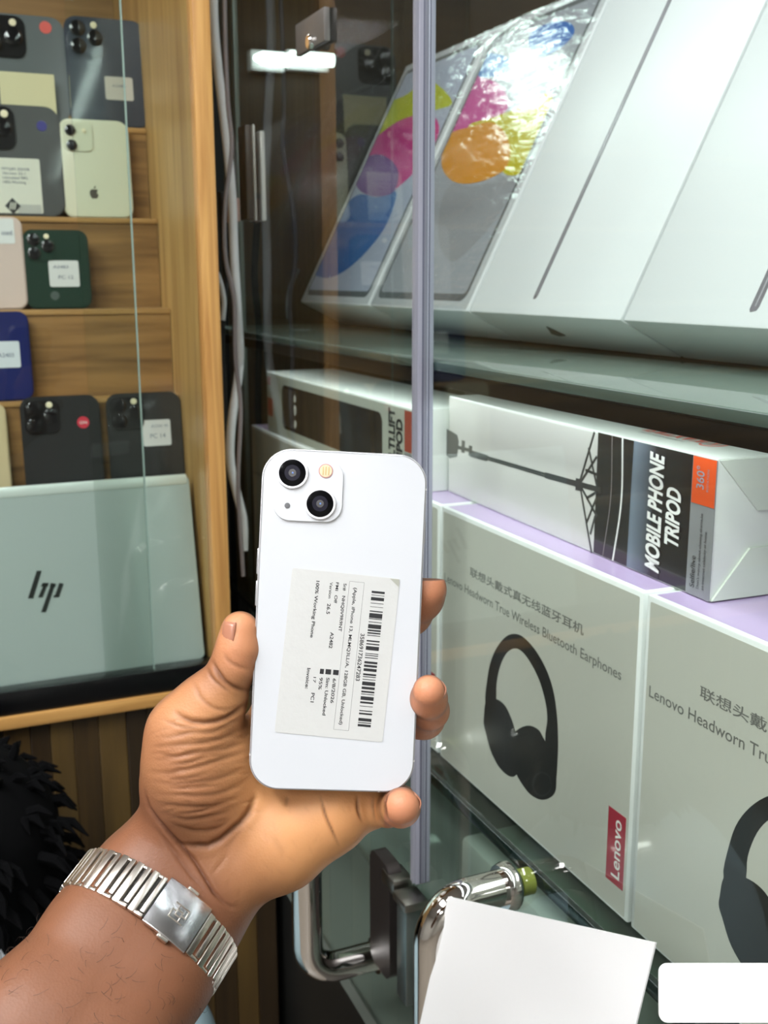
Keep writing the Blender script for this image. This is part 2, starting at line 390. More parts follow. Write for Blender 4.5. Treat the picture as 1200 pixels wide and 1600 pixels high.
def handle(yc, z0, z1, label, tube_r=.0125, off=.062):
    bx = GX - off
    cr = .028; pts = []
    for zz, s in ((z1, 1), (z0, -1)):
        arc = [(bx + cr - cr * math.cos(a), yc, zz - s * (cr - cr * math.sin(a))) for a in [math.pi / 2 * k / 8 for k in range(9)]]
        seg = arc[::-1] if s == 1 else arc
        pts.append(seg)
    path = [(GX - .008, yc, z1)] + pts[0] + pts[1] + [(GX - .008, yc, z0)]
    t = G().tube(path, tube_r, 24).build('door_handle', CH, sc_r); t['label'] = label
    for zz in (z0, z1):
        G().lathe([(tube_r, -.004), (tube_r + .003, -.004), (tube_r + .0045, .001), (tube_r + .0045, .004), (tube_r + .003, .0045), (.006, .0045)], 28, fr=frame((GX - .0055, yc, zz), (0, 1, 0), (0, 0, 1), (1, 0, 0))).build('collar', CH, t)
        G().lathe([(tube_r + .003, 0), (tube_r + .003, .002), (tube_r, .002)], 28, fr=frame((GX - .0015, yc, zz), (0, 1, 0), (0, 0, 1), (1, 0, 0))).build('washer', mat('washer', (60, 74, 70), .3), t)
        G().lathe([(tube_r - .003, 0), (tube_r - .003, .010), (tube_r - .005, .0105)], 24, fr=frame((GX + .0045, yc, zz), (0, 1, 0), (0, 0, 1), (1, 0, 0))).build('bolt_sleeve', mat('bolt_sleeve', (138, 146, 60), .3), t)
handle(.588, -.67, -.415, 'large chrome D handle on the nearer glass door, behind the white card')
handle(.815, -.612, -.42, 'chrome D handle on the farther glass door, below the hand', .0135, .074)
# ------------------------------------------------------------------ cartons
WHITE_C = mat('carton_white', (228, 231, 229), .35, coat=.25)
GREY_F = mat('carton_grey_front', (192, 192, 182), .28, coat=.35)
LAV = mat('carton_lavender', (186, 164, 202), .28, coat=.35)
INK = mat('print_grey', (112, 112, 108), .4)
DARK = mat('print_black', (38, 38, 38), .35, coat=.3)
DARK2 = mat('print_black_soft', (54, 55, 55), .35, coat=.3)
RED = mat('print_red', (164, 44, 62), .35, coat=.3)
TXTW = mat('print_white', (236, 236, 232), .4)
def px_map(u0, v0, sc):                                  # pixel of an enlarged detail -> photo pixel
    return lambda p: (u0 + p[0] / sc, v0 + p[1] / sc)
# ---- headphone cartons: front plane X = HX, local (a = -Y direction, b = Z)
HX = .388; HZ0 = -.4065; HZ1 = -.185; HW = .2735
c2 = px_map(640, 750, 1200 / 560)
Y1 = .7795
def hp(p):                                               # detail point -> local (a, b) on first carton
    w_ = onX(*c2(p), HX); return (Y1 - w_[1], w_[2] - HZ0)
band = [(255, 745), (262, 660), (275, 600), (300, 550), (332, 519), (368, 518), (402, 545), (435, 590), (465, 650), (485, 720), (495, 800), (498, 880), (495, 960), (488, 1010), (462, 960), (455, 865), (462, 800), (455, 740), (435, 670), (405, 610), (375, 572), (350, 564), (325, 580), (305, 620), (292, 680), (288, 745)]
cupL = [(255, 745), (272, 732), (298, 736), (322, 758), (342, 800), (356, 845), (372, 900), (372, 960), (355, 990), (332, 990), (300, 960), (272, 905), (256, 845), (249, 815), (250, 790)]
cupR = [(352, 850), (372, 830), (402, 822), (432, 836), (448, 862), (470, 905), (490, 960), (492, 1010), (488, 1045), (470, 1064), (440, 1070), (405, 1052), (378, 1018), (355, 975), (345, 915)]
disc = ellipse(444, 1018, 33, 42, 28)
HP = dict(band=[hp(p) for p in band], cupL=[hp(p) for p in cupL], cupR=[hp(p) for p in cupR], disc=[hp(p) for p in disc], disc_in=[hp(p) for p in ellipse(446, 1018, 28, 36, 28)])
cn0, cn1 = hp((203, 318)), hp((583, 530)); cncap = (hp((203, 283))[1] - cn0[1]) * .80
en0, en1 = hp((118, 312)), hp((710, 652))
c3 = px_map(640, 1150, 1200 / 560)
def hp3(p): w_ = onX(*c3(p), HX); return (Y1 - w_[1], w_[2] - HZ0)
tagq = [hp3(p) for p in ((668, 232), (728, 268), (713, 520), (656, 470))]
lt0, lt1 = hp3((703, 488)), hp3((715, 278))
def headphone_carton(y_left, label):
    fr = frame((HX, y_left, HZ0), (0, -1, 0), (0, 0, 1), (-1, 0, 0))     # local a, b, outward
    t = thing('headphone_carton', label, 'carton', (HX + .05, y_left - HW / 2, HZ0), 'white headphone cartons on the middle glass shelf')
    H = HZ1 - HZ0
    G(fr).box((0, 0, -.10), (HW - .001, H, 0), .0012).build('carton_body', WHITE_C, t)
    e = .0035
    fp = G(fr).poly(rrect(e, e * .6, HW - .001 - e, H - e, .001, 2), 0, .00015).build('front_print', GREY_F, t)
    fr_top = frame((HX, y_left, HZ1), (0, -1, 0), (1, 0, 0), (0, 0, 1))
    G(fr_top).poly(rrect(e, .004, HW - .001 - e, .096, .001, 2), 0, .00015).build('top_print', LAV, t)
    g = G(fr)
    g.poly(smooth_closed(HP['band'], 4), .0001, .0003)
    g.poly(smooth_closed(HP['cupL'], 4), .0001, .00032)
    g.poly(smooth_closed(HP['cupR'], 4), .0001, .00034)
    g.build('headphone_picture', DARK, fp)
    G(fr).poly(HP['disc'], .0001, .00040).build('headphone_picture', DARK2, fp)
    G(fr).poly(HP['disc_in'], .0001, .00043).build('headphone_picture', DARK, fp)
    g = G(fr)
    put_text(g, '联想头戴式真无线蓝牙耳机', (cn0[0], cn0[1]), (cn1[0], cn0[1]), cncap * .86, .0003, bold=.012)
    put_text(g, 'Lenovo Headworn True Wireless Bluetooth Earphones', (en0[0], cn0[1] - .0165), (en1[0], cn0[1] - .0165), .0074, .0003, bold=.006)
    g.build('lettering', INK, fp)
    a0, a1 = tagq[0][0], (tagq[1][0] + tagq[2][0]) / 2; b0, b1 = tagq[3][1], tagq[0][1]
    G(fr).poly([(a0, b0), (a1, b0), (a1, b1), (a0, b1)], .0001, .0003).build('brand_tag', RED, fp)
    put_text(G(fr), 'Lenovo', (a1 - .0042, b0 + .005), (a1 - .0042, b1 - .005), .0092, .0005, up=(-1, 0), bold=.012).build('lettering', TXTW, fp)
    return t
headphone_carton(Y1, 'grey and lavender headphone carton under the phone tripod box, whole front in view')
headphone_carton(Y1 - HW - .0025, 'headphone carton nearest the camera, cut off by the right edge of the picture')
headphone_carton(Y1 + HW + .003, 'headphone carton hidden mostly behind the held phone and the door strip')
headphone_carton(Y1 + 2 * HW + .0055, 'headphone carton at the far end of its row, under the long multi lift box')

# ---- tripod boxes
def plane_frame(o, ax, ay):
    """frame whose third axis is the outward normal; returns (fr, f) with f(u, v) -> local coordinates of the photo point on that plane"""
    o, ax, ay = [np.array(q, float) for q in (o, ax, ay)]; ax = ax / np.linalg.norm(ax); ay = ay / np.linalg.norm(ay); n = np.cross(ax, ay)
    def f(u, v):
        r = ray(u, v); p = r * (o.dot(n) / r.dot(n)) - o
        return (float(p.dot(ax)), float(p.dot(ay)))
    return frame(o, ax, ay, n), f
zt0 = HZ1 + .0003
nearR = onZ(1098, 939, zt0); nearR[0] = .409
A = np.array((.409, .4745, zt0)); B = np.array((.4205, .833, zt0))
ax = (A - B) / np.linalg.norm(A - B)                     # runs towards the camera
TL = np.linalg.norm(A - B)
frT, fT = plane_frame(B, ax, (0, 0, 1))
TH = .0845
c1 = px_map(640, 480, 1200 / 560)
def T(p):
    return fT(*c1(p))
tb = thing('tripod_box', 'long white box printed MOBILE PHONE TRIPOD lying on the headphone cartons', 'carton', tuple((A + B) / 2))
depthT = .088
G(frT).box((0, 0, -depthT), (TL, TH, 0), .0012).build('box_body', mat('tripod_white', (216, 221, 213), .25, coat=.5), tb)
X_ = lambda px, py=600: T((px, py))[0]
fpr = G(frT).poly([(.002, .002), (X_(640), .002), (X_(640), TH - .002), (.002, TH - .002)], 0, .00012).build('front_print', mat('tripod_front', (206, 206, 200), .25, coat=.5), tb)
# dark area with curved left border
xl, xr = X_(625), TL - .001
BLK = mat('tripod_black', (30, 28, 31), .25, coat=.5)
G(frT).poly([(xl, .001), (xr, .001), (xr, TH - .001), (xl, TH - .001)], .0001, .0002).build('dark_band', BLK, fpr)
def stripe(x_top, x_mid, x_bot, w, m, z=.0003, nm='stripe'):
    L_ = [(x_bot, .001), (x_mid, TH / 2), (x_top, TH - .001)]; c = smooth_open([(q[0], q[1]) for q in L_], 6)
    G(frT).poly([(p[0] - w / 2, p[1]) for p in c] + [(p[0] + w / 2, p[1]) for p in c[::-1]], .0001, z).build(nm, m, fpr)
stripe(X_(672), X_(676), X_(657), .0005, mat('stripe_grey', (150, 140, 140), .3))
stripe(X_(707), X_(712), X_(692), .0016, TXTW)
gradm = bpy.data.materials.new('tripod_gradient'); gradm.use_nodes = True
_nt = gradm.node_tree; _b = _nt.nodes['Principled BSDF']; _b.inputs['Roughness'].default_value = .25; _b.inputs['Coat Weight'].default_value = .5
_uv = _nt.nodes.new('ShaderNodeAttribute'); _uv.attribute_name = 'ramp'
_cr = _nt.nodes.new('ShaderNodeValToRGB'); _cr.color_ramp.elements[0].color = (*srgb((112, 124, 138)), 1); _cr.color_ramp.elements[1].color = (*srgb((34, 32, 36)), 1); _cr.color_ramp.elements[0].position = .1; _cr.color_ramp.elements[1].position = .75
_nt.links.new(_uv.outputs['Fac'], _cr.inputs[0]); _nt.links.new(_cr.outputs[0], _b.inputs['Base Color'])
g0, g1 = X_(740), X_(850)
gv = []; gf = []
nc = 10
for j in range(2):
    for i in range(nc + 1): gv.append((g0 + (g1 - g0) * i / nc + (0.002 if j else 0), [.001, TH - .001][j], .00035))
for i in range(nc): gf.append([i, i + 1, nc + 2 + i, nc + 1 + i])
go = G(frT).add(gv, gf).build('gradient_print', gradm, fpr)
at = go.data.attributes.new('ramp', 'FLOAT', 'POINT')
for j in range(2):
    for i in range(nc + 1): at.data[j * (nc + 1) + i].value = i / nc
g = G(frT)
xm = lambda px: T((px, 700))[0]
def vtext(g, s, pxa, pa, pb, cap_px, bold, shear=0.0):   # rotated text reading upwards; pxa = baseline x, pa/pb = start/end detail points
    a = T(pa); b = T(pb); x_ = (a[0] + b[0]) / 2
    put_text(g, s, (x_, a[1]), (x_, b[1]), abs(T((pxa - cap_px, 700))[0] - T((pxa, 700))[0]), .0008, up=(-1, 0), bold=bold, shear=shear)
vtext(g, 'MOBILE PHONE', 835, (838, 892), (852, 500), 46, .035, .12)
vtext(g, 'TRIPOD', 903, (903, 815), (908, 615), 46, .035, .12)
g.build('lettering', TXTW, fpr)
sx0, sx1 = xm(940), xm(1026)
sg_ = G(frT).poly([(sx0, .0008), (sx1 - .001, .0008), (sx1 - .001, TH - .001), (sx0, TH - .001)], .0001, .0004).build('grey_strip', mat('strip_grey', (132, 134, 136), .3, coat=.4), fpr)
oy = T((980, 662))[1]
G(frT).poly([(sx0 + .0006, oy), (sx1 - .0016, oy), (sx1 - .0016, TH - .0012), (sx0 + .0006, TH - .0012)], .0001, .0006).build('orange_block', mat('print_orange', (226, 86, 38), .3, coat=.4), fpr)
g = G(frT); vtext(g, '360°', 990, (990, 612), (990, 535), 26, .01); vtext(g, 'ROTATION', 1006, (1006, 620), (1006, 545), 7, 0); g.build('lettering', mat('print_greyblue', (150, 150, 160), .4), fpr)
g = G(frT); vtext(g, 'Selfie/live', 958, (958, 940), (958, 832), 16, .005)
vtext(g, "Don't worry about chasing drama,be", 976, (974, 945), (982, 690), 9, 0); vtext(g, 'an internet celebrity at home', 992, (990, 950), (996, 752), 9, 0); g.build('lettering', mat('print_dark', (44, 44, 46), .4), fpr)
# tripod picture
g = G(frT)
def L(a, b, w, w2=None):
    a = np.array(T(a)); b = np.array(T(b)); d = b - a; d /= np.linalg.norm(d); n = np.array((-d[1], d[0])); w2 = w2 or w
    g.poly([tuple(a + n * w / 2), tuple(a - n * w / 2), tuple(b - n * w2 / 2), tuple(b + n * w2 / 2)], .0001, .00035)
def Q(pts): g.poly([T(p) for p in pts], .0001, .00036)
Q([(90, 410), (120, 415), (125, 408), (140, 415), (160, 428), (165, 452), (160, 500), (135, 505), (118, 488), (92, 478)])
L((160, 468), (205, 480), .0030); Q([(176, 445), (186, 448), (184, 488), (174, 486)]); Q([(200, 462), (210, 465), (208, 500), (198, 496)])
Q([(205, 478), (262, 495), (260, 516), (203, 500)])
L((255, 500), (460, 560), .0018); L((255, 507), (460, 568), .0012); L((455, 562), (575, 595), .0042); L((560, 590), (640, 612), .0038)
Q([(558, 572), (578, 576), (576, 616), (556, 612)])
for a, b in (((572, 580), (620, 418)), ((574, 585), (628, 500)), ((572, 600), (610, 822)), ((574, 600), (628, 700)), ((600, 470), (628, 600)), ((590, 545), (628, 560)), ((592, 640), (625, 620)), ((594, 720), (626, 640)), ((606, 760), (622, 700))):
    L(a, b, .0019)
g.build('tripod_picture', mat('tripod_ink', (52, 54, 54), .3, coat=.4), fpr)
# logo on the top (reads from the other side)
frU, fU = plane_frame(B + np.array((0, 0, TH)), ax, np.cross(np.array((0, 0, 1)), ax))
g = G(frU)
p0 = fU(*c1((1030, 455))); p1 = fU(*c1((800, 412)))
yb = (fU(*c1((1000, 448)))[1])
put_text(g, 'KAXTASI', (p0[0] - .006, yb), (p1[0], yb), .012, .0004, up=(0, -1), bold=.02)
g.poly(ellipse(p0[0] + .004, yb - .006, .0085, .0095, 28), .0001, .0003)
g.build('logo_print', mat('logo_red', (196, 92, 78), .4), tb)
G(frU).poly(ellipse(p0[0] + .004, yb - .006, .007, .008, 28), .0001, .0004).build('logo_print', mat('tripod_white', (208, 216, 206)), tb)
g = G(frU); put_text(g, 'K', (p0[0] + .0075, yb - .002), (p0[0] + .001, yb - .002), .0085, .0005, up=(0, -1), bold=.03); g.build('logo_print', mat('logo_red', (196, 92, 78), .4), tb)
g = G(frU); put_text(g, 'HAPPINESS LIFE', (p0[0] - .012, yb - .0155), (p1[0] + .006, yb - .0155), .003, .0004, up=(0, -1)); g.build('logo_print', mat('print_dark', (44, 44, 46)), tb)
# folded film on the end face
frE = frame(A, (np.cross(np.array((0, 0, 1)), ax)).tolist(), (0, 0, 1), ax.tolist())
s_ = -1
g = G()
nE = np.cross(np.array((0, 0, 1)), ax); nE = -nE if nE[0] < 0 else nE
frE = frame(A + ax * .0002, nE, (0, 0, 1), ax)
D_ = depthT; H_ = TH
for tri, zz in (([(0.001, H_ - .001), (.03, H_ * .62), (D_ - .03, H_ * .62), (D_ - .001, H_ - .001)], .0012), ([(0.001, .001), (.026, H_ * .36), (D_ - .026, H_ * .36), (D_ - .001, .001)], .0016)):
    g.poly(tri, 0, zz, fr=frE)
g.build('wrap_flap', mat('wrap_flap', (214, 222, 208), .2, coat=.6), tb)

# far tripod box
# ---- far tripod box
A2 = np.array((.3905, .836, zt0)); B2 = np.array((.3905, 1.268, zt0))
frF, fF = plane_frame(B2, (0, -1, 0), (0, 0, 1)); L2 = .432
c5 = px_map(390, 560, 1200 / 270)
H2 = .0735
FT = lambda p: fF(*c5(p))
fb = thing('tripod_box', 'long box with a dark window picture seen through the farther glass door', 'carton', tuple((A2 + B2) / 2))
G(frF).box((0, 0, -.088), (L2, H2, 0), .0012).build('box_body', mat('tripod_white', (208, 216, 206)), fb)
fp2 = G(frF).poly([(.002, .002), (L2 - .002, .002), (L2 - .002, H2 - .002), (.002, H2 - .002)], 0, .00012).build('front_print', mat('far_front', (176, 182, 170), .3, coat=.4), fb)
a = FT((226, 190)); b = FT((922, 410)); x0, x1 = a[0], b[0]
yy0, yy1 = .011, H2 - .011
G(frF).poly(rrect(x0, yy0, x1, yy1, .010), .0001, .0003).build('window_print', mat('far_window', (34, 34, 36), .25, coat=.4), fp2)
G(frF).poly([(x0 + .004, yy0 + .004), (x0 + (x1 - x0) * .16, yy0 + .004), (x0 + (x1 - x0) * .16, yy1 - .004), (x0 + .004, yy1 - .004)], .0002, .0005).build('window_print', mat('far_window_brown', (58, 54, 50), .3), fp2)
g = G(frF)
for k, zz in enumerate((.018, .034, .047)): g.poly(ellipse(x0 + (x1 - x0) * .155, zz + .003, .003, [.0045, .006, .004][k], 16), .0002, .0007)
g.build('icon_print', mat('icon_pale', (200, 200, 192)), fp2)
g = G(frF); rx = FT((1078, 400))[0]
for q_ in ((.004, H2 - .016, .016, H2 - .006), (.003, .020, .022, .042), (rx, .034, L2 - .003, H2 - .003)):
    G(frF).box((q_[0], q_[1], .0001), (q_[2], q_[3], .0003)).build('red_print', mat('far_red', (158, 74, 58), .4), fp2)
G(frF).box((rx, .002, .0001), (L2 - .003, .033, .0003)).build('grey_print', mat('strip_grey', (132, 134, 136)), fp2)
g = G(frF)
xa = FT((1010, 500))[0]; xb = FT((1062, 500))[0]
put_text(g, 'MULTI.LIFT', (xa, .006), (xa, H2 - .004), (xa - FT((966, 500))[0]) * .95, .0005, up=(-1, 0), bold=.04)
put_text(g, 'TRIPOD', (xb, .010), (xb, H2 - .012), (xb - FT((1018, 500))[0]) * .95, .0005, up=(-1, 0), bold=.04)
g.build('lettering', mat('print_dark', (44, 44, 46)), fp2)

# ---- tablet cartons leaning back on the glass shelf
TW = .2390; TT = .066; TLEN = .345
lean = np.array((.451, 0, .8925)); nrm = np.array((-.8925, 0, .451))
def tablet_box(y_left, x0, z0, label, kind, th=TT, wd=TW):
    o = np.array((x0, y_left, z0))
    fr, f = plane_frame(o, (0, -1, 0), lean)
    t = thing('tablet_carton', label, 'carton', tuple(o), 'white tablet cartons leaning on the upper glass shelf')
    G(fr).box((0, 0, -th), (wd, TLEN, 0), .0022).build('carton_body', mat('tablet_white', (208, 211, 212), .38, coat=.0), t)
    return t, fr, f
SLOT = mat('slot_grey', (128, 126, 132), .25, metal=.4); SLOTL = mat('slot_light', (176, 174, 180), .25, metal=.4)
X0T = .479; Z0T = -.0315
yD = onX(972, 500, X0T)[1]
def film(name, m_col, bumpy):
    m = bpy.data.materials.new(name); m.use_nodes = True; b = m.node_tree.nodes['Principled BSDF']; b.inputs['Base Color'].default_value = (*srgb(m_col), 1)
    return m
def slot(fr, par, pts_c, w, L0=None):
    (ax_, ay_), (bx_, by_) = pts_c
    g = G(fr); n = 6
    g.poly([(ax_ - w / 2, ay_ + .002), (ax_ - w / 2 + .0015, ay_), (ax_ + w / 2 - .001, ay_ + .001), (ax_ + w / 2, ay_ + .004), (bx_ + w / 2, by_), (bx_ - w / 2, by_)], .0001, .0003)
    o = g.build('side_view_print', SLOT, par)
    G(fr).poly([(ax_ - .0004, ay_ + .004), (ax_ + .0009, ay_ + .004), (bx_ + .0009, by_ - .002), (bx_ - .0004, by_ - .002)], .0002, .0004).build('print_highlight', SLOTL, o)
# four cartons in view
boxes = []
labels = ['tablet carton with blue and magenta blob picture, farthest left of the leaning row',
          'tablet carton with magenta and orange-yellow blob picture under shiny crinkled film',
          'plain white tablet carton with one slim grey line, left of the pale seam',
          'plain white tablet carton at the right edge, its grey side-view line cut off']
yl = [yD + 3 * (TW + .0030), yD + 2 * (TW + .0030), yD + (TW + .0030), yD]
T_ = [tablet_box(yl[i], X0T, Z0T, labels[i], i) for i in range(4)]
def art_pts(f, pts): return [f(*p) for p in pts]
BLOB = {}
def blob(fr, f, pts, m, par, z=.0004, sm=True):
    p = art_pts(f, pts); p = smooth_closed(p, 5) if sm else p
    return G(fr).poly(p, .0001, z).build('blob_print', m, par)
def inkm(name, c, rough=.2): return mat(name, c, rough, coat=.6)
SCRIM = inkm('screen_pale', (196, 204, 222)); SCRIM2 = inkm('screen_silver', (178, 182, 188)); BEZ = inkm('tablet_bezel', (112, 116, 118))
def tablet_print(i, quad_outer, inset, scr_mat):
    t, fr, f = T_[i]
    q = art_pts(f, quad_outer)
    x0 = (q[0][0] + q[3][0]) / 2; x1 = (q[1][0] + q[2][0]) / 2; y0 = (q[2][1] + q[3][1]) / 2; y1 = (q[0][1] + q[1][1]) / 2
    return t, fr, f, q
# carton A picture (screen corner points in the photo), local coordinates of its own face
tA, frA, fA = T_[0]; tB, frB, fB = T_[1]; tC, frC, fC = T_[2]; tD, frD, fD = T_[3]
PW0, PW1, PH0, PH1 = .010, TW - .014, .010, TLEN - .010
for t, fr, sm in ((tA, frA, SCRIM), (tB, frB, SCRIM2)):
    o = G(fr).poly(rrect(PW0, PH0, PW1, PH1, .012), 0, .0002).build('tablet_print', BEZ, t)
    G(fr).poly(rrect(PW0 + .0045, PH0 + .0075, PW1 - .0045, PH1 - .006, .006), .0001, .0003).build('screen_print', sm, o)
scrA = [c for c in tA.children if c.name.startswith('tablet_print')][0]; scrB = [c for c in tB.children if c.name.startswith('tablet_print')][0]
c7 = px_map(440, 0, 1200 / 500)
def CA(pts, f): return [f(*c7(p)) for p in pts]
def clampP(pts, x0=PW0 + .005, x1=PW1 - .005, y0=PH0 + .008, y1=PH1 - .0065): return [(min(max(p[0], x0), x1), min(max(p[1], y0), y1)) for p in pts]
def bl(fr, f, pts, c, par, z, nm):
    G(fr).poly(clampP(smooth_closed(CA(pts, f), 6)), .0002, z).build('blob_print', inkm(nm, c), par)
bl(frA, fA, [(600, 330), (540, 300), (470, 355), (380, 400), (300, 500), (275, 570), (330, 575), (450, 480), (560, 420), (640, 390)], (206, 214, 58), scrA, .0005, 'blob_yellow')
bl(frA, fA, [(560, 430), (450, 450), (350, 520), (285, 590), (275, 660), (300, 720), (380, 735), (440, 700), (520, 620), (590, 500)], (222, 70, 150), scrA, .0006, 'blob_magenta')
bl(frA, fA, [(300, 600), (275, 650), (290, 710), (350, 738), (420, 720), (440, 650), (410, 600), (360, 580)], (130, 86, 156), scrA, .0007, 'blob_violet')
bl(frA, fA, [(280, 735), (180, 830), (110, 960), (120, 1025), (180, 1042), (260, 1000), (340, 920), (400, 830), (430, 720), (360, 740)], (66, 122, 190), scrA, .0005, 'blob_blue')
bl(frB, fB, [(1010, 85), (940, 120), (930, 170), (970, 210), (1040, 185), (1095, 130), (1090, 92), (1050, 80)], (58, 118, 196), scrB, .0005, 'blob_blue2')
bl(frB, fB, [(790, 200), (735, 205), (705, 250), (712, 282), (770, 292), (840, 270), (850, 220)], (62, 132, 206), scrB, .0005, 'blob_blue3')
bl(frB, fB, [(690, 290), (650, 340), (600, 450), (615, 492), (700, 490), (800, 450), (850, 400), (830, 330), (770, 295)], (222, 88, 168), scrB, .0006, 'blob_magenta2')
bl(frB, fB, [(1000, 350), (900, 400), (800, 440), (700, 480), (790, 600), (860, 660), (950, 600), (1010, 400)], (214, 206, 40), scrB, .0007, 'blob_yellow2')
bl(frB, fB, [(640, 500), (606, 560), (604, 630), (640, 678), (700, 690), (780, 670), (850, 620), (850, 520), (790, 460), (700, 480)], (232, 160, 44), scrB, .0008, 'blob_orange')
bl(frB, fB, [(640, 690), (600, 760), (590, 900), (640, 980), (740, 900), (830, 780), (890, 640), (800, 680), (700, 700)], (168, 170, 174), scrB, .0005, 'blob_grey')
# shrink film over the two picture cartons: clear, crinkled
FILM = pane_mat('shrink_film', (250, 250, 250), 1.75, .05)
_nt = FILM.node_tree; _gl = [n for n in _nt.nodes if n.type == 'BSDF_GLOSSY'][0]
_tc = _nt.nodes.new('ShaderNodeTexCoord'); _mp = _nt.nodes.new('ShaderNodeMapping'); _mp.inputs['Scale'].default_value = (14, 18, 80); _mp.inputs['Rotation'].default_value = (.3, 0, 0)
_n = _nt.nodes.new('ShaderNodeTexNoise'); _n.inputs['Scale'].default_value = 1; _n.inputs['Detail'].default_value = 5; _n.inputs['Distortion'].default_value = .8
_bp = _nt.nodes.new('ShaderNodeBump'); _bp.inputs['Strength'].default_value = .42; _bp.inputs['Distance'].default_value = .006
_nt.links.new(_tc.outputs['Object'], _mp.inputs['Vector']); _nt.links.new(_mp.outputs[0], _n.inputs['Vector']); _nt.links.new(_n.outputs[0], _bp.inputs['Height']); _nt.links.new(_bp.outputs[0], _gl.inputs['Normal'])
for t, fr in ((tA, frA), (tB, frB)):
    G(fr).poly(rrect(.001, .001, TW - .001, TLEN - .001, .002, 2), .0012, .0014).build('shrink_film', FILM, t)
# slim side views on C and D
def sl(f, fr, t, p0, p1, w):
    a = f(*p0); b = f(*p1); slot(fr, t, ((a[0], a[1]), (a[0] + .0, TLEN - .012)), w)
sl(fC, frC, tC, (835, 468), (1050, 0), .0058)
sl(fD, frD, tD, (1176, 488), (1200, 430), .0075)
# small black torn mark on carton C's underside
oB = np.array((X0T, yD + TW + .003, Z0T)); frU2, fU2 = plane_frame(oB, (0, -1, 0), nrm)
G(frU2).poly([fU2(*q_) for q_ in ((854, 510), (864, 514), (884, 524), (874, 525), (862, 521))], -.0006, .0006).build('torn_mark', DARK, tC)
# ------------------------------------------------------------------ laptop on show
def lap_pt(u, v, y): return onY(u, v, y)
LY0, LY1 = WY + .006, WY + .050
pb = onY(316, 1034, LY0); pt_ = onY(302, 745, LY1)
x1l = XI - .006; x0l = x1l - .335
up = np.array((0, pt_[1] - pb[1], pt_[2] - pb[2])); LH = np.linalg.norm(up); up /= LH
zb0 = ZR + .0285
o_ = np.array((x0l, LY0 + .012, pb[2]))
frL, fL = plane_frame(o_, (1, 0, 0), up)
lap = thing('laptop', 'silver laptop standing behind the showcase glass, lid facing out with a slanted logo', 'laptop', tuple(o_))
SIL = mat('laptop_silver', (176, 188, 184), .32, metal=.35, coat=.2)
W_l = x1l - x0l
g = G(frL); g.poly(rrect(0, 0, W_l, LH, .006), -.006, 0); g.build('lid', SIL, lap)
G(frL).box((.002, LH - .010, -.0065), (W_l - .002, LH + .002, .0012), .002).build('lid_edge', mat('lid_edge', (214, 224, 218), .3, metal=.3), lap)
frB_, _ = plane_frame(o_ + np.array((0, .006, 0)), (1, 0, 0), up)
G(frB_).poly(rrect(.002, 0, W_l - .002, LH * .9, .008), -.010, 0).build('base', mat('laptop_base', (120, 128, 126), .35, metal=.5), lap)
# logo: four slanted bars
c3l = px_map(0, 700, 3)
g = G(frL)
for q in ([(172, 575), (195, 575), (155, 705), (130, 705)], [(205, 640), (222, 640), (200, 700), (178, 700)], [(200, 632), (228, 632), (224, 650), (190, 650)], [(238, 640), (258, 640), (215, 770), (192, 770)], [(238, 632), (262, 636), (258, 652), (232, 650)], [(278, 632), (298, 636), (278, 694), (256, 694)], [(252, 690), (280, 690), (276, 700), (250, 700)]):
    g.poly([fL(*c3l(p)) for p in q], .0001, .0006)
g.build('logo_print', mat('logo_dark', (52, 58, 56), .25, metal=.5), lap)
ledge = tag(G().box((-1.0, WY + .0125, ZR + .0003), (XI - .002, LY1 + .03, pb[2] - .0005)).build('display_riser', mat('riser_black', (14, 15, 15), .4)), 'low black plinth under the silver laptop', 'plinth')
G().box((.03, WY + .0119, pb[2] - .012), (.12, WY + .0126, pb[2] - .008)).build('highlight_strip', mat('plinth_highlight', (110, 118, 112), .3), ledge)  # short pale strip, a highlight put into the plinth's colour

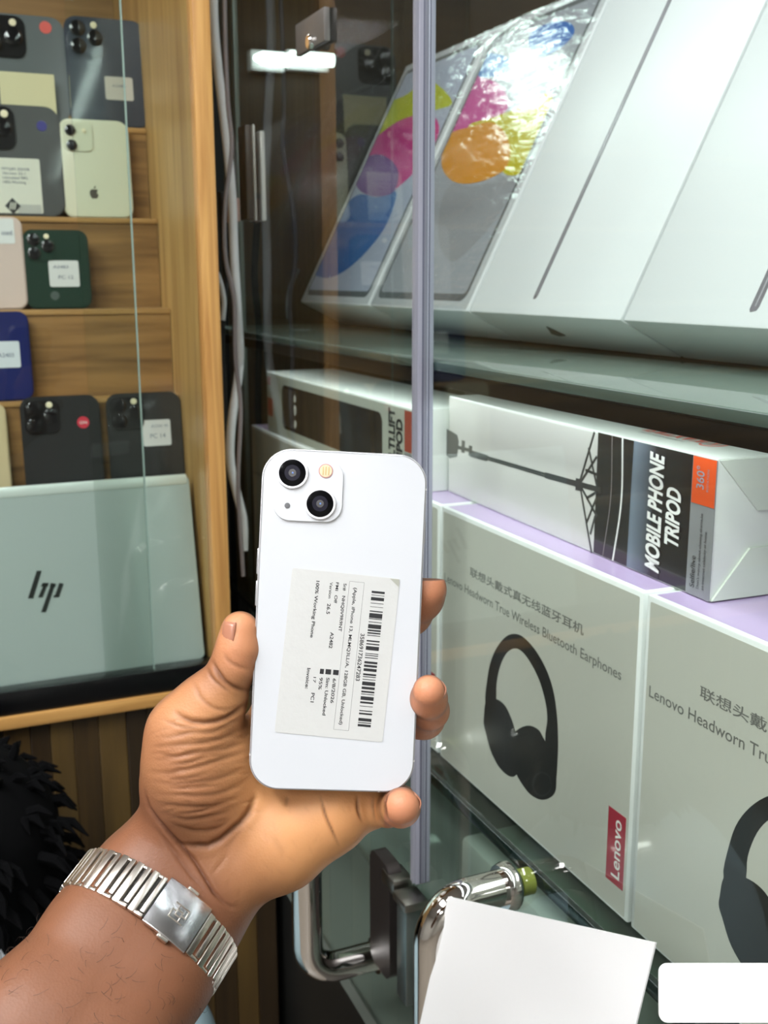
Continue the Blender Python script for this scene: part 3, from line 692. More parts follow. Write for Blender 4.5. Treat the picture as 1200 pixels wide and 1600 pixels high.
# ------------------------------------------------------------------ phones on the tiers
LENS = mat('lens_black', (14, 14, 18), .08, coat=.6); FLASH = mat('flash_glow', (232, 222, 190), .4); LENSR = mat('lens_ring', (60, 62, 66), .3, metal=.7)
def shelf_phone(u0, u1, v_top, z_base, y, m, label, cams, stickers=(), group='display phones on the stepped tiers', lw=None, bump_m=None, bump=None):
    """phone standing upright; u0,u1,v_top photo extents at depth y; z_base what it stands on"""
    xa = onY(u0, v_top, y)[0]; xb = onY(u1, v_top, y)[0]; zt = onY((u0 + u1) / 2, v_top, y)[2]
    W = xb - xa; H = zt - z_base
    lean_ = .10
    upv = np.array((0, lean_, 1.0)); upv /= np.linalg.norm(upv)
    o = np.array((xa, y - lean_ * H - .001, z_base + .0006)); fr, f = plane_frame(o, (1, 0, 0), upv)
    t = thing('smartphone', label, 'phone', tuple(o), group)
    g = G(fr); r = W * .16
    bm = bmesh.new(); ps = rrect(0, 0, W, H, r, 6); vs = [bm.verts.new((p[0], p[1], 0)) for p in ps]; fc = bm.faces.new(vs)
    ex = bmesh.ops.extrude_face_region(bm, geom=[fc]); 
    for v in ex['geom']:
        if isinstance(v, bmesh.types.BMVert): v.co.z = -.008
    bmesh.ops.bevel(bm, geom=[e for e in bm.edges if abs(e.verts[0].co.z - e.verts[1].co.z) < 1e-6], offset=.0016, segments=2, affect='EDGES')
    g.bm(bm); g.build('body', m, t)
    S = W / .0715
    if cams:
        plate = cams['plate']; 
        po = G(fr).poly(rrect(plate[0] * W, H - plate[3] * W, plate[2] * W, H - plate[1] * W, .22 * (plate[2] - plate[0]) * W, 6), 0, .0014 * S).build('camera_plate', cams.get('m', m), t)
        for cx, cy, rr in cams['lens']:
            lo = G(fr).lathe([(rr * W, 0), (rr * W, .0022 * S), (rr * W * .86, .0026 * S)], 24, fr=lambda p, cx=cx, cy=cy: fr((p[0] + cx * W, p[1] + H - cy * W, p[2] + .001))).build('lens', LENSR if cams.get('ring') else LENS, po)
            if cams.get('ring'):
                pass
        for cx, cy, rr in cams.get('flash', []):
            G(fr).lathe([(rr * W, 0), (rr * W, .0018 * S), (rr * W * .8, .0019 * S)], 16, fr=lambda p, cx=cx, cy=cy: fr((p[0] + cx * W, p[1] + H - cy * W, p[2] + .0012))).build('flash', FLASH, po)
    for st in stickers:
        kind, q, c, txt = st
        if kind == 'rect':
            a = f(q[0], q[1]); b = f(q[2], q[3])
            so = G(fr).poly(rrect(min(a[0], b[0]), min(a[1], b[1]), max(a[0], b[0]), max(a[1], b[1]), .002, 3), 0, .0005).build('sticker', mat('sticker_%d_%d_%d' % c, c, .6), t)
            if txt:
                g = G(fr)
                for (s, fx, fy, fw, fh) in txt:
                    X0 = min(a[0], b[0]); Wd = abs(a[0] - b[0]); Y0 = min(a[1], b[1]); Hd = abs(a[1] - b[1])
                    put_text(g, s, (X0 + fx * Wd, Y0 + fy * Hd), (X0 + (fx + fw) * Wd, Y0 + fy * Hd), fh * Hd, .0008)
                g.build('lettering', mat('sticker_ink', (92, 98, 120), .6), so)
        else:
            a = f(q[0], q[1]); rr = abs(f(q[0] + q[2], q[1])[0] - a[0])
            so = G(fr).poly(ellipse(a[0], a[1], rr, rr, 24), 0, .0005).build('sticker', mat('sticker_%d_%d_%d' % c, c, .5), t)
            if txt:
                g = G(fr); put_text(g, txt, (a[0] - rr * .6, a[1] - rr * .25), (a[0] + rr * .6, a[1] - rr * .25), rr * .5, .0008); g.build('lettering', mat('print_white', (236, 236, 232)), so)
    return t, fr, f, W, H
tri = lambda m=None: dict(plate=(.03, .03, .46, .46), lens=[(.145, .145, .085), (.145, .35, .085), (.345, .245, .085)], flash=[(.35, .10, .035)], m=m)
def tri2(m): return dict(plate=(.05, .05, .48, .48), lens=[(.16, .16, .095), (.16, .37, .095), (.37, .26, .095)], flash=[(.36, .11, .04)], m=m)
YA = TIERS[0] + .020; YBk = TIERS[1] + .030; YC = TIERS[2] + .026; YD_ = TIERS[3] + .016; YE = TIERS[4] + .028
GRAPH = mat('phone_graphite', (96, 102, 104), .22, coat=.5); NAVY = mat('phone_navy', (44, 52, 66), .18, coat=.6); GRAPH2 = mat('phone_dark_grey', (78, 80, 80), .25, coat=.4)
CREAM = mat('phone_cream', (214, 214, 190), .2, coat=.5); GREEN = mat('phone_green', (34, 56, 46), .2, coat=.5); BLUE = mat('phone_blue', (28, 36, 92), .2, coat=.5)
BLKP = mat('phone_black', (40, 41, 42), .25, coat=.5); PINK = mat('phone_pink', (204, 184, 174), .3); PLB = mat('plate_black', (22, 22, 24), .15, coat=.5); BEI = mat('phone_beige', (196, 178, 140), .4)
shelf_phone(-42, 98, 22, Z0, YA, GRAPH, 'graphite phone with a red round sticker, top left of the display', dict(plate=(.06, .03, .55, .5), lens=[(.18, .16, .1), (.18, .37, .1), (.42, .27, .1)], flash=[(.42, .11, .04)], m=PLB), [('circ', (71, 43, 9.5), (214, 92, 84), None)])
shelf_phone(98, 224, 28, Z0, YA, NAVY, 'navy phone with a small white price sticker, top row', tri2(NAVY), [('rect', (163, 119, 209, 158), (196, 190, 180), [('A2484', .25, .55, .5, .12)])])
# folded beige card lying against the graphite phone
fr_, f_ = plane_frame((0, YA - .024, Z0), (1, 0, 0), (0, .1, 1))
a = f_(2, 168); b = f_(84, 117)
tag(G(fr_).poly(rrect(a[0], max(.0004, a[1] - .03), b[0], b[1], .001, 2), 0, .0008).build('price_card', mat('card_beige', (206, 200, 160), .6)), 'beige paper card between the two graphite phones at top left', 'card')
t3, fr3, f3, W3, H3 = shelf_phone(-60, 91, 163, Z1, YBk, GRAPH2, 'dark grey phone with a printed white label and a blue oval sticker', dict(plate=(.06, .03, .52, .48), lens=[(.18, .16, .09), (.18, .36, .09), (.40, .26, .09)], flash=[(.42, .11, .04)], m=PLB), [('circ', (65, 197, 8), (58, 56, 128), None), ('rect', (-10, 246, 68, 334), (208, 210, 196), [('MTQ83 256GB', .16, .78, .6, .05), ('Version 25.1', .16, .70, .5, .05), ('Unlocked 98%', .16, .62, .55, .05), ('100% Working', .16, .54, .5, .05), ('|||||||||||||||||', .45, .03, .5, .14)])])
a = f3(20, 322)
G(fr3).poly([(a[0], a[1] - .009), (a[0] + .0085, a[1]), (a[0], a[1] + .009), (a[0] - .0085, a[1])], .0004, .001).build('emblem_print', mat('print_dark', (44, 44, 46)), t3)
g = G(fr3)
for k in (-1, 0, 1): g.poly([(a[0] + k * .0025 - .0006 - .001, a[1] - .004), (a[0] + k * .0025 + .0006 - .001, a[1] - .004), (a[0] + k * .0025 + .0006 + .001, a[1] + .004), (a[0] + k * .0025 - .0006 + .001, a[1] + .004)], .0008, .0013)
g.build('emblem_print', mat('sticker_208_210_196', (208, 210, 196)), t3)
t4, fr4, f4, W4, H4 = shelf_phone(90, 199, 187, Z1, YBk, CREAM, 'cream white phone with two black lenses and a dark fruit logo', dict(plate=(.05, .04, .47, .46), lens=[(.155, .17, .075), (.165, .38, .075)], flash=[(.35, .17, .03)], m=mat('plate_cream', (206, 208, 184), .3)))
def apple(fr, cx, cy, s, m, par, z=.0006):
    out = smooth_closed([(0, .55), (.22, .62), (.48, .52), (.60, .40), (.42, .2), (.44, -.05), (.64, -.25), (.48, -.6), (.25, -.82), (0, -.74), (-.25, -.82), (-.5, -.55), (-.66, -.1), (-.6, .32), (-.35, .58), (-.12, .6)], 4)
    g = G(fr); g.poly([(cx + p[0] * s, cy + p[1] * s) for p in out], .0001, z)
    g.poly([(cx + p[0] * s, cy + p[1] * s) for p in smooth_closed([(.02, .7), (.05, .95), (.28, 1.12), (.27, .9), (.14, .74)], 3)], .0001, z)
    g.build('logo_print', m, par)
a = f4(147, 302); apple(fr4, a[0], a[1], W4 * .095, mat('logo_grey', (92, 86, 78), .3, metal=.4), t4)
shelf_phone(-70, 33, 338, Z2, YC, PINK, 'pale pink boxed phone with a white sticker, left edge of the second tier', None, [('rect', (-20, 341, 24, 381), (212, 214, 212), [('used', .5, .35, .4, .2)])])
shelf_phone(33, 136, 359, Z2, YC, GREEN, 'dark green phone with a white price sticker on the second tier', tri2(GREEN), [('rect', (75, 407, 125, 448), (206, 208, 206), [('A2483', .15, .7, .5, .12), ('PC 12', .3, .3, .5, .14)]), ('circ', (86, 462, 7), (70, 82, 78), None)])
shelf_phone(-62, 43, 487, Z3, YD_, BLUE, 'deep blue phone with a white sticker, left edge below the green phone', None, [('rect', (-20, 534, 33, 574), (204, 210, 214), [('A2403', .3, .4, .5, .16)])])
shelf_phone(29, 154, 618, Z4, YE, BLKP, 'black phone with a red round sticker behind the laptop', tri2(PLB), [('circ', (130, 660, 9.5), (196, 44, 64), 'ON')])
shelf_phone(164, 281, 613, Z4, YE, BLKP, 'black phone with a square white sticker behind the laptop', tri2(PLB), [('rect', (222, 657, 268, 695), (206, 206, 204), [('A2341 M', .3, .7, .6, .12), ('PC 14', .25, .3, .55, .18)])])
shelf_phone(-90, 8, 632, Z4, YE, BEI, 'beige phone at the left edge beside the black phone behind the laptop', None)
# ------------------------------------------------------------------ the held phone
MM = .001
def held_frame():
    c = cam_pt(529, 971, .466)
    e = cam_pt(529 + 100, 971 + 4.5, .466) - c; e /= np.linalg.norm(e)          # local x (right)
    d = cam_pt(529 - 5.0, 971 + 100, .466) - c; d /= np.linalg.norm(d)
    # slight yaw so that the left edge shows
    n = np.cross(e, -d); n /= np.linalg.norm(n)
    toward = -ray(529, 971); toward /= np.linalg.norm(toward)
    if n.dot(toward) < 0: n = -n
    yaw = math.radians(4.0); e2 = e * math.cos(yaw) + n * math.sin(yaw) * -1
    n2 = np.cross(e2, -d); n2 /= np.linalg.norm(n2); n2 = n2 if n2.dot(toward) > 0 else -n2
    u2 = np.cross(n2, e2)
    return c, e2, u2, n2
PC, PX, PY, PN = held_frame()
PWm, PHm, PTm = 71.6 * MM, 147.4 * MM, 7.65 * MM
frP = frame(PC, PX, PY, PN)                      # origin: middle of the back glass; +z towards the camera
def fP(u, v):
    r = ray(u, v); p = r * (PC.dot(PN) / r.dot(PN)) - PC; return (float(p.dot(PX)), float(p.dot(PY)))
ph = thing('smartphone', 'white phone held up in the hand, back outward with a printed barcode label', 'phone', tuple(PC))
WHT = mat('phone_white', (214, 216, 220), .12, coat=.3); ALU = mat('phone_frame', (205, 205, 208), .22, metal=.6)
bm = bmesh.new(); hw, hh = PWm / 2, PHm / 2
vs = [bm.verts.new((p[0], p[1], -.0004)) for p in rrect(-hw, -hh, hw, hh, 12.8 * MM, 14)]; fc = bm.faces.new(vs)
ex = bmesh.ops.extrude_face_region(bm, geom=[fc])
for v in ex['geom']:
    if isinstance(v, bmesh.types.BMVert): v.co.z = -PTm
bmesh.ops.bevel(bm, geom=[e for e in bm.edges if abs(e.verts[0].co.z - e.verts[1].co.z) < 1e-7], offset=.0006, segments=3, affect='EDGES')
G(frP).bm(bm).build('frame', ALU, ph)
gi = .75 * MM
back = G(frP).poly(rrect(-hw + gi, -hh + gi, hw - gi, hh - gi, 12.2 * MM, 14), -.0006, .0).build('back_glass', WHT, ph)
G(frP).poly(rrect(-hw + .0012, -hh + .0012, hw - .0012, hh - .0012, 11.8 * MM, 14), -PTm - .0003, -PTm + .001).build('screen', mat('screen_black', (8, 8, 10), .08, coat=.5), ph)
# seam groove between glass and frame
g = G(frP); pr = rrect(-hw + gi, -hh + gi, hw - gi, hh - gi, 12.2 * MM, 14)
g.tube([(p[0], p[1], -.0001) for p in pr + pr[:1]], .00013, 6, cap=False); g.build('seam', mat('seam_grey', (150, 150, 152), .4), ph)
# camera plate, raised, soft edge
q = [fP(426, 709), fP(536, 822)]
cx0, cy1 = fP(427, 712); cx1, cy0 = fP(536, 820)
bm = bmesh.new(); vs = [bm.verts.new((p[0], p[1], -.0001)) for p in rrect(cx0, cy0, cx1, cy1, 8.2 * MM, 12)]; fc = bm.faces.new(vs)
ex = bmesh.ops.extrude_face_region(bm, geom=[fc]); tv = [v for v in ex['geom'] if isinstance(v, bmesh.types.BMVert)]
for v in tv: v.co.z = .0010
bmesh.ops.bevel(bm, geom=[e for e in bm.edges if e.verts[0].co.z > .0005 and e.verts[1].co.z > .0005], offset=.0009, segments=5, affect='EDGES')
plate = G(frP).bm(bm).build('camera_plate', WHT, ph)
def at(cx, cy, z=0): return lambda p: frP((p[0] + cx, p[1] + cy, p[2] + z))
for (u, v, r) in ((457, 739, 24.5), (500, 787, 24.5)):
    cx, cy = fP(u, v); r = r / F * .466
    g = G(); g.lathe([(r, .0005), (r, .0018), (r * .975, .0021), (r * .86, .0021), (r * .845, .0014)], 48, fr=at(cx, cy)); ring = g.build('lens_ring', mat('lens_alu', (232, 232, 236), .18, metal=.5), plate)
    G().lathe([(r * .85, .0014), (r * .85, .00212), (r * .82, .0022)], 40, fr=at(cx, cy)).build('lens_cover', mat('lens_dark', (8, 8, 11), .15, spec=.3), plate)
    g = G(); g.lathe([(r * .52, .0021), (r * .5, .00226)], 32, fr=at(cx, cy)); g.build('lens_inner', mat('lens_violet', (20, 18, 34), .25, spec=.2), plate)
    g = G(); g.lathe([(r * .26, .0022), (r * .24, .00234)], 24, fr=at(cx, cy)); g.build('lens_pupil', mat('lens_blue', (14, 16, 34), .05, coat=1.0), plate)
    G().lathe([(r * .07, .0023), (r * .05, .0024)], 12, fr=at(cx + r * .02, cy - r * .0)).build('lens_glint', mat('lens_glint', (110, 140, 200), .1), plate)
cx, cy = fP(509, 736)
g = G(); g.lathe([(11.2 / F * .466, .0008), (11.2 / F * .466, .0012), (10.2 / F * .466, .00125)], 32, fr=at(cx, cy)); fl = g.build('flash', mat('flash_rim', (206, 150, 146), .3, coat=.5), plate)
G().lathe([(9.8 / F * .466, .001), (9.6 / F * .466, .00135)], 32, fr=at(cx, cy)).build('flash', mat('flash_yellow', (240, 214, 176), .3, coat=.6), plate)
for k in range(3):
    G().box((-.0014 + k * .0012, -.0018, .0013), (-.0009 + k * .0012, .0018, .0015), fr=at(cx, cy)).build('flash_line', mat('flash_line', (214, 186, 130), .3), plate)
cx, cy = fP(449, 790)
G().lathe([(4.4 / F * .466, .0008), (4.4 / F * .466, .00115), (3.6 / F * .466, .0012)], 20, fr=at(cx, cy)).build('microphone', mat('mic_grey', (110, 110, 112), .5), plate)
# side buttons, antenna lines, ports
for v0, v1 in ((857, 898), (908, 948)):
    y0 = fP(405, v1)[1]; y1 = fP(405, v0)[1]
    G(frP).box((-hw - .0007, y0, -.0052), (-hw + .001, y1, -.0026), .0005).build('volume_button', ALU, ph)
y0 = fP(668, 850)[1]; y1 = fP(668, 815)[1]
G(frP).box((hw - .001, y0, -.0052), (hw + .0006, y1, -.0026), .0004).build('power_button', ALU, ph)
AN = mat('antenna', (190, 188, 186), .5)
for xx, yy in ((-hw, fP(389, 1180)[1]), (hw, fP(647, 1190)[1]), (hw, fP(669, 765)[1])):
    G(frP).box((xx - .00015 if xx < 0 else xx - .001, yy - .0004, -PTm + .0008), (xx + .001 if xx < 0 else xx + .00015, yy + .0004, -.0009)).build('antenna_line', AN, ph)
xx = fP(592, 1240)[0]
G(frP).box((xx - .0004, -hh - .00015, -PTm + .0008), (xx + .0004, -hh + .001, -.0009)).build('antenna_line', AN, ph)
# printed label
c8 = px_map(400, 860, 1200 / 260)
ST = [fP(*c8(p)) for p in ((262, 125), (1036, 195), (918, 1372), (133, 1310))]   # TL TR BR BL in the photo
TLp = np.array(ST[0]); sdir = (np.array(ST[3]) - TLp); SL = np.linalg.norm(sdir); sdir /= SL
tdir = np.array((-sdir[1], sdir[0])); 
if tdir.dot(np.array(ST[1]) - TLp) < 0: tdir = -tdir
SWd = (tdir.dot(np.array(ST[1]) - TLp) + tdir.dot(np.array(ST[2]) - np.array(ST[3]))) / 2
def sfr(p): q = TLp + sdir * p[0] + tdir * p[1]; return frP((q[0], q[1], p[2]))
def S8(p): q = np.array(fP(*c8(p))) - TLp; return (float(q.dot(sdir)), float(q.dot(tdir)))
LBL = mat('label_paper', (208, 208, 205), .32, coat=.25, bump=.12, bscale=260)
lab = G(sfr).poly(rrect(0, 0, SL, SWd, .0011, 5), .00001, .00018).build('printed_label', LBL, ph)
tag(lab, 'white barcode label with wrinkled corner')
INKB = mat('ink_black', (40, 40, 42), .5)
g = G(sfr)
for s0, s1 in ((290, 306), (318, 322), (335, 358), (376, 380), (403, 406), (432, 440), (450, 484), (488, 493), (511, 516), (530, 560), (568, 580), (588, 598), (608, 613), (645, 655), (668, 676), (688, 716), (738, 743), (751, 757), (768, 774), (797, 813), (822, 838), (848, 868), (885, 898), (905, 911), (925, 930), (943, 970), (980, 998), (1010, 1022), (1031, 1036), (1050, 1076), (1087, 1100), (1118, 1122), (1150, 1157), (1168, 1180), (1206, 1228), (1236, 1242), (1250, 1267)):
    a = S8((835 - (s0 - 290) * .1046, s0)); b = S8((835 - (s1 - 290) * .1046, s1)); w_ = S8((929, 300))[1] - S8((835, 290))[1]
    g.box((a[0], a[1], .0002), (b[0], a[1] + w_, .00024))
g.build('barcode', INKB, lab)
g = G(sfr)
def st(s, p0, p1, cap, bold=.006):
    bold += .010; cap *= 1.08
    a = S8(p0); b = S8(p1); t_ = (a[1] + b[1]) / 2
    put_text(g, s, (a[0], t_), (b[0], t_), cap * .06 * MM, .00025, up=(0, 1), bold=bold)
st('358691736247283', (752, 598), (722, 940), 27)
st('(Apple, iPhone 13, MLMQ3LL/A, 128GB GB, Unlocked)', (706, 268), (600, 1255), 22, .004)
st('Sr#', (632, 238), (627, 290), 21, 0); st('NHQ0V9R9NT', (622, 327), (595, 583), 21)
st('FMI', (577, 230), (572, 290), 20, 0); st('Off', (567, 322), (562, 380), 20, .004)
st('Version', (533, 228), (522, 345), 20, 0); st('26.5', (514, 382), (508, 458), 23)
st('A2482', (537, 588), (526, 705), 23, .01)
st('100% Working Phone', (434, 218), (393, 628), 22, .008)
st('6/8/2026', (555, 922), (536, 1100), 22); st('Sim: Unlocked', (506, 916), (480, 1188), 22, .008)
st('95%', (459, 915), (449, 1003), 22, .004); st('17', (415, 912), (411, 953), 18, 0); st('Invoice:', (372, 847), (352, 995), 23, .008); st('PC1', (400, 1026), (392, 1094), 23, .01)
g.build('lettering', INKB, lab)
g = G(sfr)
for p, w_ in (((576, 880), 20), ((521, 875), 20), ((475, 872), 14)):
    a = S8(p); g.box((a[0] - .0011, a[1] - w_ * .06 * MM, .0002), (a[0] + .0011, a[1] + w_ * .06 * MM, .00025), 0)
g.build('icon_print', INKB, lab)
g = G(sfr); BX = [S8(p) for p in ((675, 222), (781, 232), (667, 1300), (560, 1288))]
s0 = BX[0][0]; s1 = BX[2][0]; t0 = BX[0][1] ; t1 = BX[1][1]; t0b = BX[3][1]; t1b = BX[2][1]
for (a, b) in (((s0, t0), (s1, t0b)), ((s0, t1), (s1, t1b)), ((s0, t0), (s0, t1)), ((s1, t0b), (s1, t1b))):
    g.tube([(a[0], a[1], .0002), (b[0], b[1], .0002)], .00006, 4)
g.build('outline_print', mat('ink_grey', (120, 120, 120), .5), lab)
# lifted corner of the label
q0 = S8((985, 195)); g = G(sfr)
g.poly([(.0002, SWd - .0045), (.0002, SWd - .0004), (.0034, SWd - .0004), (.0022, SWd - .002)], .00018, .00045); g.build('lifted_corner', mat('label_torn', (176, 176, 164), .5), lab)
# ------------------------------------------------------------------ the hand: one continuous surface from a distance field
# camera-space metres (x right, y down, z forward); k(u, v, z, r_px)
def k(u, v, z, r=0.0): return np.array([(u - 600) / F * z, (v - 800) / F * z, z, r / F * z])
VOX = .0008
PRIMS = []
def cone(a, b, kk=.004, grp='palm'): PRIMS.append((a, b, kk, grp))
def chain(pts, kk=.003, grp='palm'):
    for a, b in zip(pts[:-1], pts[1:]): cone(a, b, kk, grp)
# forearm and wrist: two parallel chains give the flat oval section
def fore(off, pts, r): 
    out = []
    for (u, v, z, rr, o) in pts: out.append(k(u + off * o * .84, v + off * o * .54, z, rr))
    return out
FP = [(-260, 2060, .385, 112, 78), (-60, 1830, .400, 112, 78), (110, 1625, .436, 96, 62), (205, 1485, .466, 86, 50), (262, 1402, .484, 80, 44), (300, 1340, .492, 66, 44)]
for off in (-1, 0, 1): chain(fore(off, FP, 0), .010, 'arm')
# palm mass
chain([k(300, 1345, .492, 62), k(380, 1240, .497, 56), k(460, 1090, .503, 46), k(470, 1010, .505, 38)], .014)
chain([k(335, 1372, .490, 56), k(430, 1290, .495, 58), k(520, 1200, .500, 46), k(545, 1150, .502, 40)], .014)
chain([k(350, 1385, .488, 42), k(440, 1325, .489, 56), k(520, 1272, .491, 50), k(560, 1245, .493, 40)], .012)
# thenar eminence
chain([k(262, 1300, .482, 44), k(295, 1215, .478, 66), k(298, 1150, .476, 60), k(322, 1108, .474, 48)], .012)
chain([k(330, 1250, .486, 56), k(345, 1180, .486, 54)], .014)
# thumb
chain([k(300, 1140, .476, 54), k(342, 1085, .472, 42), k(364, 1042, .469, 34), k(373, 1012, .468, 33), k(375, 985, .468, 30)], .004, 'thumb')
# index (behind the phone)
chain([k(440, 1000, .505, 38), k(500, 890, .502, 33), k(560, 820, .496, 30), k(590, 790, .492, 27)], .004, 'index')
# middle
chain([k(500, 1040, .506, 38), k(585, 985, .510, 34), k(640, 958, .500, 33), k(657, 934, .489, 34), k(664, 921, .4835, 34)], .004, 'middle')
# ring
chain([k(530, 1110, .505, 38), k(615, 1120, .512, 33), k(662, 1122, .502, 31), k(672, 1110, .483, 28), k(670, 1092, .469, 27), k(670, 1080, .4625, 25.5)], .0035, 'ring')
# little finger
chain([k(535, 1230, .496, 40), k(580, 1262, .496, 27), k(606, 1264, .486, 27)], .006, 'little')
chain([k(606, 1264, .486, 26), k(626, 1262, .470, 29), k(628, 1259, .4625, 28.5)], .0028, 'little')

lo = np.array([-.34, .03, .36]); hi = np.array([.055, .34, .545])
cam_lo_u = None
nx, ny, nz = [int(math.ceil((hi[i] - lo[i]) / VOX)) for i in range(3)]
BIG = .03
field = np.full((nx, ny, nz), BIG, np.float32)
def prim_block(a, b, pad):
    A_, B_ = a[:3], b[:3]; R_ = max(a[3], b[3]) + pad
    i0 = np.maximum(0, np.floor((np.minimum(A_, B_) - R_ - lo) / VOX).astype(int)); i1 = np.minimum([nx, ny, nz], np.ceil((np.maximum(A_, B_) + R_ - lo) / VOX).astype(int))
    return i0, i1
def sd_cone(P, a, b):
    A_ = a[:3].astype(np.float32); d = (b[:3] - a[:3]).astype(np.float32); L2_ = float(d.dot(d))
    q = [P[i] - A_[i] for i in range(3)]
    t = np.clip((q[0] * d[0] + q[1] * d[1] + q[2] * d[2]) / L2_, 0, 1)
    dx = q[0] - t * d[0]; dy = q[1] - t * d[1]; dz = q[2] - t * d[2]
    return np.sqrt(dx * dx + dy * dy + dz * dz) - (a[3] + (b[3] - a[3]) * t)
def smin(x, y, kk):
    h = np.clip(.5 + .5 * (y - x) / kk, 0, 1); return y + (x - y) * h - kk * h * (1 - h)
GROUPS = {}
for (a, b, kk, grp) in PRIMS: GROUPS.setdefault(grp, []).append((a, b, kk))
JOIN = dict(palm=.012, arm=.012, thumb=.008, index=.004, middle=.004, ring=.004, little=.005)
for grp in ('arm', 'palm', 'thumb', 'index', 'middle', 'ring', 'little'):
    gf_ = None
    pl = GROUPS[grp]; b0 = np.array([10 ** 6] * 3); b1 = np.array([0] * 3)
    for (a, b, kk) in pl:
        i0, i1 = prim_block(a, b, .016); b0 = np.minimum(b0, i0); b1 = np.maximum(b1, i1)
    loc = np.full(tuple(b1 - b0), BIG, np.float32)
    for (a, b, kk) in pl:
        i0, i1 = prim_block(a, b, .016); sl_ = tuple(slice(i0[i] - b0[i], i1[i] - b0[i]) for i in range(3))
        ax_ = [(lo[i] + (np.arange(i0[i], i1[i]) + .5) * VOX).astype(np.float32) for i in range(3)]
        Pq = (ax_[0][:, None, None], ax_[1][None, :, None], ax_[2][None, None, :])
        loc[sl_] = smin(loc[sl_], sd_cone(Pq, a, b), kk)
    sl_ = tuple(slice(b0[i], b1[i]) for i in range(3))
    field[sl_] = smin(field[sl_], loc, JOIN[grp])
grid = openvdb.FloatGrid(BIG); grid.copyFromArray(field); grid.transform = openvdb.createLinearTransform(voxelSize=VOX)
pts, quads = grid.convertToQuads(isovalue=0.0)
pts = pts + lo + .5 * VOX
del field
# vertex normals
def vnormals(P_, Q_):
    n = np.cross(P_[Q_[:, 2]] - P_[Q_[:, 0]], P_[Q_[:, 3]] - P_[Q_[:, 1]]); out = np.zeros_like(P_)
    for i in range(4): np.add.at(out, Q_[:, i], n)
    return out / (np.linalg.norm(out, axis=1, keepdims=True) + 1e-12)
N_ = vnormals(pts, quads)
if np.mean(np.einsum('ij,ij->i', N_, pts - pts.mean(0))) < 0: quads = quads[:, ::-1]; N_ = -N_
px = np.stack([600 + F * pts[:, 0] / pts[:, 2], 800 + F * pts[:, 1] / pts[:, 2]], 1)
facing = np.clip(-(N_ * pts).sum(1) / np.linalg.norm(pts, axis=1), 0, 1)
def polydist(P2, line):
    L_ = np.array(line, float); best = np.full(len(P2), 1e9); tt = np.zeros(len(P2)); tot = np.r_[0, np.cumsum(np.linalg.norm(np.diff(L_, axis=0), axis=1))]
    for i in range(len(L_) - 1):
        a = L_[i]; d = L_[i + 1] - a; l2 = d.dot(d); t = np.clip(((P2 - a) @ d) / l2, 0, 1); dd = np.linalg.norm(P2 - a - t[:, None] * d, axis=1)
        m_ = dd < best; best[m_] = dd[m_]; tt[m_] = (tot[i] + t[m_] * math.sqrt(l2)) / tot[-1]
    return best, tt
# creases: (polyline in the photo's view of the hand, depth mm, half width px, colour weight)
CR = []
def cr(pts_, depth, w, c=.5): CR.append(([tuple(q) for q in smooth_open(pts_, 6)], depth, w, c))
# 1. thenar crease and wrist creases
cr([(402, 1236), (388, 1272), (360, 1300), (325, 1322), (270, 1318)], 1.6, 4.5, .8)
cr([(225, 1228), (232, 1262), (262, 1300), (305, 1345), (335, 1395), (362, 1418), (376, 1412)], 1.7, 2.8, .95)
cr([(240, 1290), (275, 1335), (300, 1370), (330, 1400)], .7, 3, .4)
cr([(500, 1240), (508, 1272), (520, 1300), (532, 1326)], 1.0, 2.0, .95)
cr([(558, 1240), (560, 1268), (568, 1288)], 1.0, 2.2, .95)
cr([(583, 1240), (582, 1262), (586, 1288)], .5, 2.0, .6)
cr([(608, 1236), (600, 1255), (606, 1282)], .9, 2.2, .9)
cr([(450, 1242), (446, 1262)], .5, 3, .4)
cr([(350, 1330), (372, 1302), (386, 1288)], .35, 3, .3); cr([(330, 1368), (352, 1340), (356, 1322)], .35, 3, .2)
cr([(420, 1300), (440, 1330), (440, 1352)], .25, 5, .15)
# thumb
cr([(348, 1018), (356, 1032), (372, 1042), (392, 1046)], .5, 3, .4)
cr([(330, 1028), (338, 1048), (352, 1066), (375, 1078), (396, 1078)], 1.3, 3, .8)
cr([(322, 1040), (330, 1058), (345, 1072), (362, 1084)], .7, 2.4, .6); cr([(335, 1038), (342, 1052), (352, 1062)], .6, 2, .5)
cr([(300, 1062), (312, 1088), (330, 1104), (352, 1110), (376, 1100)], .5, 3, .4)
cr([(268, 1110), (300, 1128), (338, 1128), (368, 1114), (394, 1092)], 1.5, 4, .8)
# thenar wrinkles
W_ = [
 [(236, 1150), (262, 1152), (300, 1146), (336, 1142), (372, 1126), (394, 1108)],
 [(232, 1168), (268, 1166), (305, 1160), (345, 1154), (388, 1134)],
 [(228, 1186), (262, 1188), (300, 1178), (352, 1168), (392, 1152)],
 [(226, 1204), (262, 1206), (308, 1200), (350, 1188), (392, 1172)],
 [(228, 1220), (270, 1226), (320, 1220), (362, 1208), (392, 1192)],
 [(232, 1238), (276, 1244), (330, 1240), (372, 1226), (392, 1212)],
 [(238, 1254), (282, 1262), (330, 1258), (378, 1244)],
 [(250, 1270), (290, 1280), (336, 1276), (372, 1262)],
 [(262, 1286), (300, 1296), (342, 1292), (362, 1280)],
 [(250, 1125), (285, 1136), (320, 1138)], [(246, 1176), (280, 1180), (318, 1170)], [(262, 1196), (300, 1190), (330, 1180)],
 [(250, 1214), (290, 1216), (330, 1208)], [(255, 1232), (300, 1234), (345, 1226)], [(270, 1272), (315, 1270), (350, 1256)]]
random.seed(3)
